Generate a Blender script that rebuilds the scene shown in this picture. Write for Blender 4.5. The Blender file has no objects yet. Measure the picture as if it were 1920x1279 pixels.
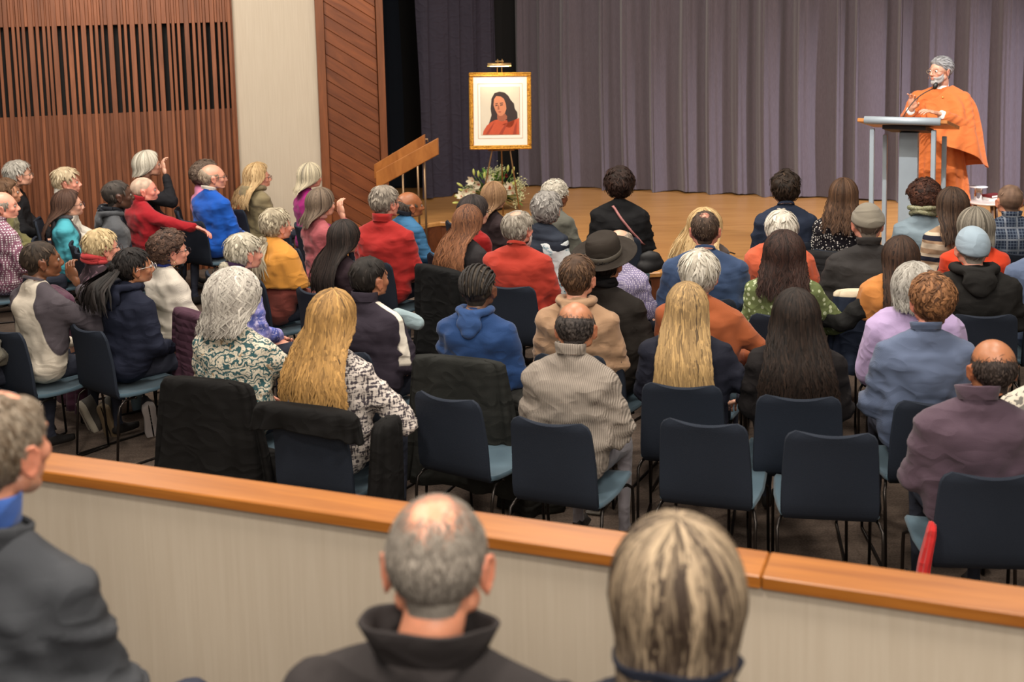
import bpy, math, random
import numpy as np
from mathutils import Matrix, Vector
rng = np.random.default_rng(7); random.seed(7)
C = bpy.context.scene.collection
sc = bpy.context.scene
PI = math.pi
# ---------------------------------------------------------------- camera
F, CX, CY = 2250.0, 960.0, 288.0
CAM = np.array([0.0, 0.0, 2.60])
RM = Matrix.Rotation(math.radians(90-6.8), 3, 'X') @ Matrix.Rotation(-0.023, 3, 'Z')
RMn = np.array(RM)
cd = bpy.data.cameras.new('camera'); cam = bpy.data.objects.new('camera', cd); C.objects.link(cam)
cam.matrix_world = Matrix.Translation(Vector(CAM)) @ RM.to_4x4()
cd.sensor_width = 36.0; cd.lens = F/1920*36.0; cd.shift_y = (CY-639.5)/1920.0
cd.clip_start = .05; cd.clip_end = 100
cd.dof.use_dof = True; cd.dof.focus_distance = 7.5; cd.dof.aperture_fstop = 3.2
sc.camera = cam
def ray(px, py): return RMn @ np.array([(px-CX)/F, -(py-CY)/F, -1.0])
def at_z(px, py, z):
    d = ray(px, py); return CAM + d*((z-CAM[2])/d[2])
def at_s(px, py, s): return CAM + ray(px, py)*(F/s)
def at_y(px, py, Y):
    d = ray(px, py); return CAM + d*(Y/d[1])
# ---------------------------------------------------------------- light and exposure
sc.view_settings.view_transform = 'Standard'; sc.view_settings.look = 'None'
sc.view_settings.gamma = 1; sc.view_settings.exposure = 0.0; sc.view_settings.use_curve_mapping = False
w = bpy.data.worlds.new('world'); sc.world = w; w.use_nodes = True
w.node_tree.nodes['Background'].inputs[0].default_value = (1.0, .95, .9, 1)
w.node_tree.nodes['Background'].inputs[1].default_value = .27
def area(name, loc, size, power, col=(1, .93, .84), target=None, sy=None):
    l = bpy.data.lights.new(name, 'AREA'); l.energy = power; l.color = col; l.size = size
    if sy: l.shape = 'RECTANGLE'; l.size_y = sy
    o = bpy.data.objects.new(name, l); C.objects.link(o); o.location = loc
    if target is not None:
        o.rotation_euler = (Vector(target)-Vector(loc)).to_track_quat('-Z', 'Y').to_euler()
    return o
def spot(name, loc, target, power, deg, col, blend=.5, rad=.1):
    l = bpy.data.lights.new(name, 'SPOT'); l.energy = power; l.color = col; l.spot_size = math.radians(deg)
    l.spot_blend = blend; l.shadow_soft_size = rad
    o = bpy.data.objects.new(name, l); C.objects.link(o); o.location = loc
    o.rotation_euler = (Vector(target)-Vector(loc)).to_track_quat('-Z', 'Y').to_euler()
    return o
for i, (x, y, p) in enumerate([(-3.5, 9.8, 95), (0, 8.6, 95), (3.2, 7.2, 90), (-2.0, 6.2, 100), (1.6, 4.9, 90), (-1.8, 3.2, 90), (1.6, 1.2, 150), (-1.4, .6, 150)]):
    area('house_or_fill_light', (x, y, 5.6), .7, p*1.2, (1, .9, .78))
area('house_or_fill_light', (.6, -1.8, 4.2), 2.0, 150, (1, .92, .82), (.3, 4.2, .8))  # fill added behind the camera to brighten the parapet and people's backs
area('house_or_fill_light', (-3.5, 8.6, 4.6), 1.5, 120, (1, .92, .82), (-3.2, 12.2, 1.2))  # wall fill, turned up to brighten the left plaster
spot('stage_spot', (1.5, 4.8, 6.4), (3.68, 10.3, 1.25), 2100, 19, (1, .96, .92), .5, .06)
spot('stage_spot', (8.3, 7.6, 4.2), (5.3, 11.5, 1.3), 3300, 42, (.88, .86, 1), 1, .15)
spot('stage_spot', (8.0, 6.4, 5.2), (1.5, 13.2, 1.5), 520, 40, (1, .93, .9), 1, .15)
area('stage_border_light', (1.0, 10.6, 5.2), 3.0, 80, (1, .88, .74), (2.0, 10.8, .3), .8)

# ---------------------------------------------------------------- materials
def lin(c):
    return tuple(((v/255.)/12.92 if v/255. <= .04045 else ((v/255.+.055)/1.055)**2.4) for v in c[:3])
class NT:
    def __init__(s, name):
        s.m = bpy.data.materials.new(name); s.m.use_nodes = True; s.t = s.m.node_tree
        s.b = s.t.nodes['Principled BSDF']; s.l = s.t.links
    def n(s, typ, **kw):
        nd = s.t.nodes.new(typ)
        for k, v in kw.items():
            if k.startswith('i_'): nd.inputs[k[2:].replace('_', ' ')].default_value = v
            else: setattr(nd, k, v)
        return nd
    def link(s, a, b): s.l.new(a, b)
    def math(s, op, a, b=None, c=None):
        nd = s.t.nodes.new('ShaderNodeMath'); nd.operation = op
        for i, v in enumerate([a, b, c]):
            if v is None: continue
            if isinstance(v, (int, float)): nd.inputs[i].default_value = v
            else: s.link(v, nd.inputs[i])
        return nd.outputs[0]
    def mix(s, fac, a, b, bt='MIX'):
        nd = s.t.nodes.new('ShaderNodeMix'); nd.data_type = 'RGBA'; nd.blend_type = bt
        for i, v in ((0, fac), (6, a), (7, b)):
            if isinstance(v, (int, float)): nd.inputs[i].default_value = v
            elif isinstance(v, tuple): nd.inputs[i].default_value = (*v[:3], 1)
            else: s.link(v, nd.inputs[i])
        return nd.outputs[2]
    def coord(s, kind='Object', scale=(1, 1, 1), rot=(0, 0, 0)):
        tc = s.n('ShaderNodeTexCoord'); mp = s.n('ShaderNodeMapping')
        mp.inputs['Scale'].default_value = scale; mp.inputs['Rotation'].default_value = rot
        s.link(tc.outputs[kind], mp.inputs[0]); return mp.outputs[0]
    def noise(s, vec, scale, detail=3, dist=0, rough=.5):
        nd = s.n('ShaderNodeTexNoise'); nd.inputs['Scale'].default_value = scale; nd.inputs['Detail'].default_value = detail
        nd.inputs['Distortion'].default_value = dist; nd.inputs['Roughness'].default_value = rough
        s.link(vec, nd.inputs['Vector']); return nd.outputs[0]
    def ramp(s, fac, lo, hi):
        nd = s.n('ShaderNodeMapRange'); nd.inputs[1].default_value = lo; nd.inputs[2].default_value = hi
        s.link(fac, nd.inputs[0]); return nd.outputs[0]
    def bump(s, h, strength, dist=.004):
        nd = s.n('ShaderNodeBump'); nd.inputs['Strength'].default_value = strength; nd.inputs['Distance'].default_value = dist
        s.link(h, nd.inputs['Height']); s.link(nd.outputs[0], s.b.inputs['Normal'])
    def col(s, v):
        if isinstance(v, tuple): s.b.inputs['Base Color'].default_value = (*v[:3], 1)
        else: s.link(v, s.b.inputs['Base Color'])
MC = {}
def plain(name, rgb, rough=.6, metal=0., spec=.5, nvar=.12, nscale=6., bump=0., bscale=60., emit=None):
    k = ('plain', name, rgb, rough, metal, bump)
    if k in MC: return MC[k]
    t = NT(name); c = lin(rgb); v = t.coord()
    f = t.noise(v, nscale, 4)
    t.col(t.mix(f, tuple(x*(1-nvar) for x in c), tuple(min(1, x*(1+nvar)) for x in c)))
    t.b.inputs['Roughness'].default_value = rough; t.b.inputs['Metallic'].default_value = metal
    t.b.inputs['Specular IOR Level'].default_value = spec
    if bump: t.bump(t.noise(v, bscale, 3), bump)
    if emit:
        t.b.inputs['Emission Color'].default_value = (*lin(rgb), 1); t.b.inputs['Emission Strength'].default_value = emit
    MC[k] = t.m; return t.m
def wood(name, rgb, rgb2, grain=(2, 2, 30), rough=.45, var=.25):
    k = ('wood', name, rgb, rgb2, grain)
    if k in MC: return MC[k]
    t = NT(name); v = t.coord('Object', grain)
    oi = t.n('ShaderNodeObjectInfo')
    add = t.n('ShaderNodeVectorMath', operation='ADD'); t.link(v, add.inputs[0])
    mul = t.math('MULTIPLY', oi.outputs['Random'], 37.0); cmb = t.n('ShaderNodeCombineXYZ')
    for i in range(3): t.link(mul, cmb.inputs[i])
    t.link(cmb.outputs[0], add.inputs[1])
    f = t.noise(add.outputs[0], 1.0, 6, 1.2, .62)
    f2 = t.noise(add.outputs[0], 5.0, 3, .4)
    c = t.mix(t.ramp(f, .32, .68), lin(rgb), lin(rgb2))
    c = t.mix(t.math('MULTIPLY', f2, .35), c, tuple(x*.45 for x in lin(rgb2)))
    br = t.math('MULTIPLY_ADD', oi.outputs['Random'], var*2, 1-var)
    cmb2 = t.n('ShaderNodeCombineXYZ')
    for i in range(3): t.link(br, cmb2.inputs[i])
    t.col(t.mix(1.0, c, cmb2.outputs[0], 'MULTIPLY'))
    t.b.inputs['Roughness'].default_value = rough
    t.bump(f2, .15, .002)
    MC[k] = t.m; return t.m
def skin(rgb, shiny=.42):
    k = ('skin', rgb, shiny)
    if k in MC: return MC[k]
    t = NT('skin'); c = lin(rgb); v = t.coord()
    f = t.noise(v, 22, 4)
    base = t.mix(t.ramp(f, .3, .7), tuple(x*.88 for x in c), (min(1, c[0]*1.08), c[1]*.98, c[2]*.95))
    at = t.n('ShaderNodeAttribute', attribute_name='tint')
    t.col(t.mix(1.0, base, at.outputs['Color'], 'MULTIPLY'))
    t.b.inputs['Roughness'].default_value = shiny
    t.b.inputs['Subsurface Weight'].default_value = .12; t.b.inputs['Subsurface Radius'].default_value = (.02, .008, .004)
    t.b.inputs['Subsurface Scale'].default_value = .4
    t.bump(t.noise(v, 160, 2), .12, .001)
    MC[k] = t.m; return t.m
def hairmat(rgb, rgb2=None, rough=.56):
    """rgb: main colour, rgb2: streak / tip colour picked by the per-lock tone attribute"""
    rgb2 = rgb2 or tuple(min(255, int(x*1.25+6)) for x in rgb)
    k = ('hair', rgb, rgb2)
    if k in MC: return MC[k]
    t = NT('hair'); at = t.n('ShaderNodeAttribute', attribute_name='tone')
    uv = t.n('ShaderNodeTexCoord'); mp = t.n('ShaderNodeMapping'); mp.inputs['Scale'].default_value = (90, 3, 1)
    t.link(uv.outputs['UV'], mp.inputs[0])
    f = t.noise(mp.outputs[0], 1.0, 4)
    tt = t.math('ADD', at.outputs['Fac'], t.math('MULTIPLY_ADD', f, .7, -.35))
    c = t.mix(t.ramp(tt, .15, .95), tuple(x*.62 for x in lin(rgb)), lin(rgb2))
    t.col(c); t.b.inputs['Roughness'].default_value = rough
    t.b.inputs['Specular IOR Level'].default_value = .22
    t.bump(f, .5, .003)
    MC[k] = t.m; return t.m
def cloth(kind, c1, c2=None, c3=None, sc_=1.0, rough=.85):
    k = ('cloth', kind, c1, c2, c3, sc_)
    if k in MC: return MC[k]
    t = NT(kind+'_cloth'); a = lin(c1); b = lin(c2) if c2 else a; d = lin(c3) if c3 else b
    v = t.coord(); xyz = t.n('ShaderNodeSeparateXYZ'); t.link(v, xyz.inputs[0])
    X, Y, Z = xyz.outputs
    big = t.noise(v, 3.5, 3); fine = t.noise(v, 260, 2)
    def tri(val, freq, lo, hi):
        s1 = t.math('SINE', t.math('MULTIPLY', val, freq*2*PI)); return t.ramp(s1, lo, hi)
    hb = fine; bs = .35
    if kind in ('plain', 'fleece', 'knit', 'quilt', 'rib'):
        c = t.mix(big, tuple(x*.86 for x in a), tuple(min(1, x*1.12) for x in a))
        if kind == 'knit': hb = t.math('MULTIPLY', t.math('SINE', t.math('MULTIPLY', X, 1100*sc_)), t.math('SINE', t.math('MULTIPLY', Z, 900*sc_))); bs = .3
        if kind == 'rib':
            hb = t.math('SINE', t.math('MULTIPLY', X, 700*sc_)); bs = .5
            c = t.mix(t.ramp(hb, -1, 1), tuple(x*.7 for x in a), tuple(min(1, x*1.15) for x in a))
        if kind == 'quilt': hb = t.math('ABSOLUTE', t.math('SINE', t.math('MULTIPLY', Z, 70*sc_))); bs = 1.0
        if c2:
            c = t.mix(t.ramp(t.noise(v, 120*sc_, 2), .4, .62), c, b)
    elif kind == 'gingham':
        g1 = tri(X, 55*sc_, .1, .5); g2 = tri(Z, 55*sc_, .1, .5)
        g3 = tri(Y, 55*sc_, .1, .5)
        g = t.math('MAXIMUM', t.math('MAXIMUM', g1, g3), g2)
        c = t.mix(g, a, b)
    elif kind == 'plaid':
        g1 = t.math('MAXIMUM', tri(X, 34*sc_, .75, .9), tri(Z, 34*sc_, .75, .9))
        c = t.mix(g1, a, b)
        c = t.mix(t.math('MAXIMUM', tri(X, 9*sc_, .8, .95), tri(Z, 9*sc_, .8, .95)), c, d)
    elif kind == 'dots':
        vo = t.n('ShaderNodeTexVoronoi'); vo.inputs['Scale'].default_value = 60*sc_; vo.inputs['Randomness'].default_value = .75
        t.link(v, vo.inputs['Vector'])
        c = t.mix(t.ramp(vo.outputs['Distance'], .34, .28), a, b)
    elif kind == 'stripes':
        s1 = tri(Z, 13*sc_, .0, .12); s2 = tri(Z, 6.5*sc_, .72, .8)
        c = t.mix(s1, a, b); c = t.mix(s2, c, d)
    elif kind == 'swirl':
        wv = t.n('ShaderNodeTexWave', wave_type='RINGS'); wv.inputs['Scale'].default_value = 5*sc_
        wv.inputs['Distortion'].default_value = 14; wv.inputs['Detail'].default_value = 2; wv.inputs['Detail Scale'].default_value = 2.2
        t.link(v, wv.inputs['Vector'])
        c = t.mix(t.ramp(wv.outputs[0], .62, .74), a, b)
        vn = t.noise(v, 22*sc_, 2, 2.5)
        c = t.mix(t.math('MULTIPLY', t.ramp(vn, .56, .6), t.ramp(vn, .68, .64)), c, d)
        c = t.mix(t.ramp(t.noise(v, 13, 2, 3), .64, .67), c, lin((165, 140, 110)))
    elif kind == 'tiedye':
        n1 = t.noise(v, 7*sc_, 3, 1.5); n2 = t.noise(v, 26*sc_, 3, 2)
        c = t.mix(t.ramp(n1, .4, .6), a, b); c = t.mix(t.ramp(n2, .55, .68), c, d)
    elif kind == 'leaf':
        n1 = t.noise(v, 20*sc_, 2, 2.0); n2 = t.noise(v, 9*sc_, 2)
        c = t.mix(t.math('MULTIPLY', t.ramp(n1, .57, .6), t.ramp(n2, .45, .55)), a, b)
    elif kind == 'weave':
        mp = t.coord('Object', (30*sc_, 30*sc_, 120*sc_)); mp2 = t.coord('Object', (110*sc_, 110*sc_, 18*sc_))
        n1 = t.noise(mp, 1, 2); n2 = t.noise(mp2, 1, 2)
        c = t.mix(t.ramp(t.math('ADD', n1, n2), .95, 1.08), a, b)
    elif kind == 'raglan':
        # pale body with darker yoke and sleeves, limit runs slanting from neck to armpit
        f = t.math('ADD', t.math('ABSOLUTE', X), t.math('MULTIPLY', t.math('SUBTRACT', Z, .80), .28))
        c = t.mix(t.ramp(f, .142, .148), a, b)
    elif kind == 'twotone':
        c = t.mix(t.ramp(Z, .945*sc_, .95*sc_), a, b)
    elif kind == 'sidepanel':
        c = t.mix(t.ramp(X, .055, .06), a, b)
    elif kind == 'shoulderstripe':
        r1 = t.math('ABSOLUTE', t.math('SUBTRACT', Y, -.012))
        top = t.ramp(Z, .70, .72)
        f = t.math('MULTIPLY', t.ramp(r1, .022, .017), t.math('MULTIPLY', t.ramp(t.math('ABSOLUTE', X), .075, .08), top))
        c = t.mix(f, a, b)
    t.col(c); t.b.inputs['Roughness'].default_value = rough; t.b.inputs['Specular IOR Level'].default_value = .2
    t.b.inputs['Sheen Weight'].default_value = .12 if kind in ('fleece', 'knit', 'plain') and max(c1) > 70 else 0.0
    b1 = t.n('ShaderNodeBump'); b1.inputs['Strength'].default_value = bs; b1.inputs['Distance'].default_value = .0025; t.link(hb, b1.inputs['Height'])
    wn_ = t.noise(t.coord('Object', (1, 1, 1.7)), 6, 1, .3); rd = t.math('ABSOLUTE', t.math('SUBTRACT', wn_, .5))
    b2 = t.n('ShaderNodeBump'); b2.inputs['Strength'].default_value = .0 if sc_ in (1.001, 1.002) else .28; b2.inputs['Distance'].default_value = .018
    t.link(t.ramp(rd, .13, .0), b2.inputs['Height']); t.link(b1.outputs[0], b2.inputs['Normal']); t.link(b2.outputs[0], t.b.inputs['Normal'])
    MC[k] = t.m; return t.m
# ---------------------------------------------------------------- mesh helpers
def link(name, me, parent=None, loc=None, rz=0):
    o = bpy.data.objects.new(name, me); C.objects.link(o)
    if parent is not None: o.parent = parent
    if loc is not None: o.location = loc
    if rz: o.rotation_euler = (0, 0, rz)
    return o
def empty(name, loc, rz=0, label=None, cat=None, group=None):
    o = bpy.data.objects.new(name, None); C.objects.link(o); o.location = loc; o.rotation_euler = (0, 0, rz)
    o.empty_display_size = .1
    return tag(o, label, cat, group)
def tag(o, label=None, cat=None, group=None, kind=None):
    for k, v in (('label', label), ('category', cat), ('group', group), ('kind', kind)):
        if v: o[k] = v
    return o
def copy_tree(o, parent=None):
    c = o.copy(); C.objects.link(c); c.parent = parent
    for ch in list(o.children): copy_tree(ch, c)
    return c
class G:
    """geometry bag in numpy: verts, quads, tris with a material slot each, tone attribute, uv per vertex"""
    def __init__(s): s.V = []; s.Q = []; s.T = []; s.qm = []; s.tm = []; s.tone = []; s.uv = []; s.tint = []; s.n = 0
    def add(s, v, q=None, t=None, m=0, tone=.5, uv=None, tint=None):
        v = np.asarray(v, float).reshape(-1, 3)
        if q is not None and len(q):
            q = np.asarray(q, int).reshape(-1, 4)+s.n; s.Q.append(q); s.qm.append(np.broadcast_to(m, len(q)) if np.ndim(m) == 0 else m)
        if t is not None and len(t):
            t = np.asarray(t, int).reshape(-1, 3)+s.n; s.T.append(t); s.tm.append(np.full(len(t), m if np.ndim(m) == 0 else 0))
        s.V.append(v); s.tone.append(np.broadcast_to(tone, len(v)).astype(float))
        s.uv.append(np.zeros((len(v), 2)) if uv is None else np.asarray(uv, float))
        s.tint.append(np.ones((len(v), 3)) if tint is None else np.asarray(tint, float))
        s.n += len(v)
    def box(s, c, sz, m=0, R=None, bev=0):
        c = np.asarray(c, float); h = np.asarray(sz, float)/2
        if bev <= 0:
            v = np.array([[x, y, z] for x in (-1, 1) for y in (-1, 1) for z in (-1, 1)])*h
            q = [[0, 1, 3, 2], [4, 6, 7, 5], [0, 4, 5, 1], [2, 3, 7, 6], [0, 2, 6, 4], [1, 5, 7, 3]]
        else:
            b = min(bev, *(h*.9)); v = []; idx = {}
            for a in range(3):
                for sx in (-1, 1):
                    for sy in (-1, 1):
                        for sz_ in (-1, 1):
                            sg = np.array([sx, sy, sz_]); p = sg*(h-b); p[a] = sg[a]*h[a]; idx[(a, sx, sy, sz_)] = len(v); v.append(p)
            v = np.array(v); q = []; t = []
            S = (-1, 1)
            for a in range(3):
                for sg in S:
                    k = [i for i in range(3) if i != a]; ring = []
                    for u, w_ in ((-1, -1), (1, -1), (1, 1), (-1, 1)):
                        l = [0, 0, 0]; l[a] = sg; l[k[0]] = u; l[k[1]] = w_; ring.append(idx[(a, *l)])
                    flip = (sg > 0) ^ (a == 1); q.append(ring if flip else ring[::-1])
            for a in range(3):
                b_, c_ = [i for i in range(3) if i != a]
                for sb in S:
                    for s_c in S:
                        r = []
                        for sa, ax in ((-1, b_), (1, b_), (1, c_), (-1, c_)):
                            l = [0, 0, 0]; l[a] = sa; l[b_] = sb; l[c_] = s_c; r.append(idx[(ax, *l)])
                        q.append(r)
            for sx in S:
                for sy in S:
                    for sz_ in S: t.append([idx[(a, sx, sy, sz_)] for a in range(3)])
            if R is not None: v = v @ np.asarray(R).T
            s.add(v+c, q, t, m); return s
        if R is not None: v = v @ np.asarray(R).T
        s.add(v+c, q, None, m); return s
    def grid(s, P, m=0, tone=.5, uv=None, closed=False):
        P = np.asarray(P, float); a, b = P.shape[:2]; I = np.arange(a*b).reshape(a, b)
        if closed:
            J = np.roll(I, -1, 1); q = np.stack([I[:-1], J[:-1], J[1:], I[1:]], -1)
        else: q = np.stack([I[:-1, :-1], I[:-1, 1:], I[1:, 1:], I[1:, :-1]], -1)
        s.add(P.reshape(-1, 3), q.reshape(-1, 4), None, m, tone if np.ndim(tone) == 0 else np.asarray(tone).ravel(), None if uv is None else uv.reshape(-1, 2)); return s
    def tube(s, pts, r, m=0, n=8, cap=True):
        pts = np.asarray(pts, float); r = np.broadcast_to(r, len(pts)); T = np.gradient(pts, axis=0)
        T /= np.linalg.norm(T, axis=1)[:, None]+1e-9
        up = np.array([0, 0, 1.]) if abs(T[0][2]) < .9 else np.array([0, 1., 0]); rings = []
        for i in range(len(pts)):
            a = np.cross(T[i], up); a /= np.linalg.norm(a)+1e-9; up = np.cross(a, T[i])
            th = np.arange(n)*2*PI/n; rings.append(pts[i]+r[i]*(np.cos(th)[:, None]*a+np.sin(th)[:, None]*up))
        R = np.array(rings)
        if cap:
            R = np.concatenate([R[:1]*0+pts[0], R, R[:1]*0+pts[-1]])
        s.grid(R, m, closed=True); return s
    def lathe(s, prof, c=(0, 0, 0), m=0, n=24, sx=1, sy=1, R=None):
        th = np.arange(n)*2*PI/n; prof = np.asarray(prof, float)
        P = np.stack([prof[:, 0, None]*np.cos(th)*sx, prof[:, 0, None]*np.sin(th)*sy, np.repeat(prof[:, 1, None], n, 1)], -1)
        if R is not None: P = P @ np.asarray(R).T
        s.grid(P+np.asarray(c), m, closed=True); return s
    def mesh(s, name, mats, smooth=True, attrs=True, M=None, solid=0):
        V = np.concatenate(s.V)
        if M is not None: V = V @ M[:3, :3].T + M[:3, 3]
        Q = np.concatenate(s.Q) if s.Q else np.zeros((0, 4), int); T = np.concatenate(s.T) if s.T else np.zeros((0, 3), int)
        me = bpy.data.meshes.new(name); me.vertices.add(len(V)); me.vertices.foreach_set('co', V.astype('f4').ravel())
        nl = len(Q)*4+len(T)*3; me.loops.add(nl)
        me.loops.foreach_set('vertex_index', np.concatenate([Q.ravel(), T.ravel()]).astype('i4'))
        me.polygons.add(len(Q)+len(T))
        st = np.concatenate([np.arange(len(Q))*4, len(Q)*4+np.arange(len(T))*3]); me.polygons.foreach_set('loop_start', st.astype('i4'))
        mi = np.concatenate([np.concatenate(s.qm) if s.qm else [], np.concatenate(s.tm) if s.tm else []]).astype('i4')
        for mt in (mats if isinstance(mats, (list, tuple)) else [mats]): me.materials.append(mt)
        me.polygons.foreach_set('material_index', mi)
        me.polygons.foreach_set('use_smooth', np.full(len(mi), smooth))
        me.update(calc_edges=True); me.validate()
        if attrs and len(me.vertices) == len(V):
            a = me.attributes.new('tone', 'FLOAT', 'POINT'); a.data.foreach_set('value', np.concatenate(s.tone).astype('f4'))
            ti = np.concatenate(s.tint); a = me.attributes.new('tint', 'FLOAT_COLOR', 'POINT')
            a.data.foreach_set('color', np.c_[ti, np.ones(len(ti))].astype('f4').ravel())
            uv = np.concatenate(s.uv); ul = me.uv_layers.new(name='uv')
            li = np.empty(len(me.loops), 'i4'); me.loops.foreach_get('vertex_index', li)
            ul.data.foreach_set('uv', uv[li].astype('f4').ravel())
        return me
    def obj(s, name, mats, parent=None, smooth=True, attrs=False, loc=None, rz=0, M=None):
        return link(name, s.mesh(name, mats, smooth, attrs, M), parent, loc, rz)
def bx(name, c, sz, m, parent=None, bev=.004, R=None):
    g = G(); g.box(c, sz, 0, R, bev); return g.obj(name, m, parent, smooth=False)
def rotz(a): c, s_ = math.cos(a), math.sin(a); return np.array([[c, -s_, 0], [s_, c, 0], [0, 0, 1.]])
def rotx(a): c, s_ = math.cos(a), math.sin(a); return np.array([[1, 0, 0], [0, c, -s_], [0, s_, c.real]])
def roty(a): c, s_ = math.cos(a), math.sin(a); return np.array([[c, 0, s_], [0, 1, 0], [-s_, 0, c]])
# unit icosphere
def _ico(sub):
    import bmesh
    bm = bmesh.new(); bmesh.ops.create_icosphere(bm, subdivisions=sub, radius=1)
    bm.verts.ensure_lookup_table(); v = np.array([x.co[:] for x in bm.verts]); f = np.array([[y.index for y in x.verts] for x in bm.faces]); bm.free(); return v, f
ICO = {k: _ico(k) for k in (1, 2, 3)}
def EL(c, r, R=None): return ('E', np.array(c, float), np.array(r if np.ndim(r) else (r, r, r), float), R)
def RC(a, b, ra, rb): return ('C', np.array(a, float), np.array(b, float), ra, rb)
def prim_verts(p, sub=3):
    v, f = ICO[sub]
    if p[0] == 'E':
        w_ = v*p[2]
        if p[3] is not None: w_ = w_ @ p[3].T
        return w_+p[1], f
    a, b, ra, rb = p[1:]; d = b-a; L = np.linalg.norm(d)+1e-9; d = d/L; dot = v @ d
    e = dot > 0
    return np.where(e[:, None], b+v*rb, a+v*ra), f
def infl(prims, k): return [EL(p[1], p[2]+k, p[3]) if p[0] == 'E' else RC(p[1], p[2], p[3]+k, p[4]+k) for p in prims]
def blob(prims, voxel, smooth=3, warp=None):
    V = []; T = []; n = 0
    for p in prims:
        v, f = prim_verts(p, 2 if voxel > .008 else 3); V.append(v); T.append(f+n); n += len(v)
    V = np.concatenate(V); T = np.concatenate(T)
    if warp is not None: V = warp(V)
    me = bpy.data.meshes.new('t'); me.from_pydata(V.tolist(), [], T.tolist()); me.update()
    o = bpy.data.objects.new('t', me); C.objects.link(o)
    r = o.modifiers.new('r', 'REMESH'); r.mode = 'VOXEL'; r.voxel_size = voxel; r.adaptivity = 0
    if smooth:
        s_ = o.modifiers.new('s', 'SMOOTH'); s_.factor = .5; s_.iterations = smooth
    dg = bpy.context.evaluated_depsgraph_get(); ev = o.evaluated_get(dg); m2 = ev.to_mesh()
    nv = len(m2.vertices); co = np.empty(nv*3, 'f4'); m2.vertices.foreach_get('co', co)
    no = np.empty(nv*3, 'f4'); m2.vertex_normals.foreach_get('vector', no)
    lv = np.empty(len(m2.loops), 'i4'); m2.loops.foreach_get('vertex_index', lv)
    lt = np.empty(len(m2.polygons), 'i4'); m2.polygons.foreach_get('loop_total', lt)
    q = lv.reshape(-1, 4) if (lt == 4).all() else None
    assert q is not None
    ev.to_mesh_clear(); bpy.data.objects.remove(o); bpy.data.meshes.remove(me)
    return co.reshape(-1, 3).astype(float), q.copy(), no.reshape(-1, 3).astype(float)
def compact(V, Q, keep):
    """keep faces given by mask, drop unused verts; returns V, Q, index"""
    Q = Q[keep]; u, inv = np.unique(Q.ravel(), return_inverse=True); return V[u], inv.reshape(-1, 4), u
def wav(P, seed, freq, n=5):
    """smooth pseudo noise -1..1 from warped sines"""
    r = np.random.default_rng(seed); out = 0
    for i in range(n):
        k = r.normal(size=3); k = k/np.linalg.norm(k)*freq*(.6+.9*r.random()); out = out+np.sin(P @ k + r.random()*6.28 + .8*np.sin(P @ r.normal(size=3)*freq*.5))
    return out/n
def sstep(a, b, x): t = np.clip((x-a)/(b-a), 0, 1); return t*t*(3-2*t)
# ---------------------------------------------------------------- head, hair, body templates
def head_prims(fem=False):
    P = [EL((0, -.018, .03), (.076, .097, .085)), EL((0, .028, .01), (.066, .062, .08)), EL((0, .04, -.035), (.056, .052, .06)),
         RC((-.045, .0, -.05), (-.012, .068, -.092), .026, .02), RC((.045, .0, -.05), (.012, .068, -.092), .026, .02), EL((0, .074, -.092), .0205),
         RC((0, .088, .016), (0, .108, -.02), .008, .0115), EL((-.011, .1, -.025), .0085), EL((.011, .1, -.025), .0085),
         RC((-.042, .074, .028), (-.01, .088, .025), .008, .009), RC((.042, .074, .028), (.01, .088, .025), .008, .009),
         EL((-.042, .056, -.016), .023), EL((.042, .056, -.016), .023),
         EL((0, .09, -.051), (.023, .011, .006)), EL((0, .087, -.062), (.019, .012, .0075))]
    for s_ in (-1, 1):
        R = rotz(-s_*.35) @ roty(s_*.12)
        P.append(EL((s_*.079, -.012, -.008), (.006, .018, .030), R))
        arc = [(.010, -.026), (.016, -.005), (.016, .014), (.005, .026), (-.010, .026), (-.018, .012), (-.017, -.004), (-.010, -.02), (-.0, -.031), (.006, -.036)]
        pts = [np.array((s_*.083, -.012, -.006)) + R @ np.array((s_*.003, y, z)) for y, z in arc]
        for a, b in zip(pts[:-1], pts[1:]): P.append(RC(a, b, .0042, .0042))
    if fem: P = [EL(p[1]*np.array((.95, .97, .98)), p[2]*.96, p[3]) if p[0] == 'E' else RC(p[1]*np.array((.95, .97, .98)), p[2]*np.array((.95, .97, .98)), p[3]*.94, p[4]*.94) for p in P]
    return P
def neck_prim(fem): return RC((0, -.022, -.055), (0, -.045, -.17), .05 if not fem else .042, .058 if not fem else .047)
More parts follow.
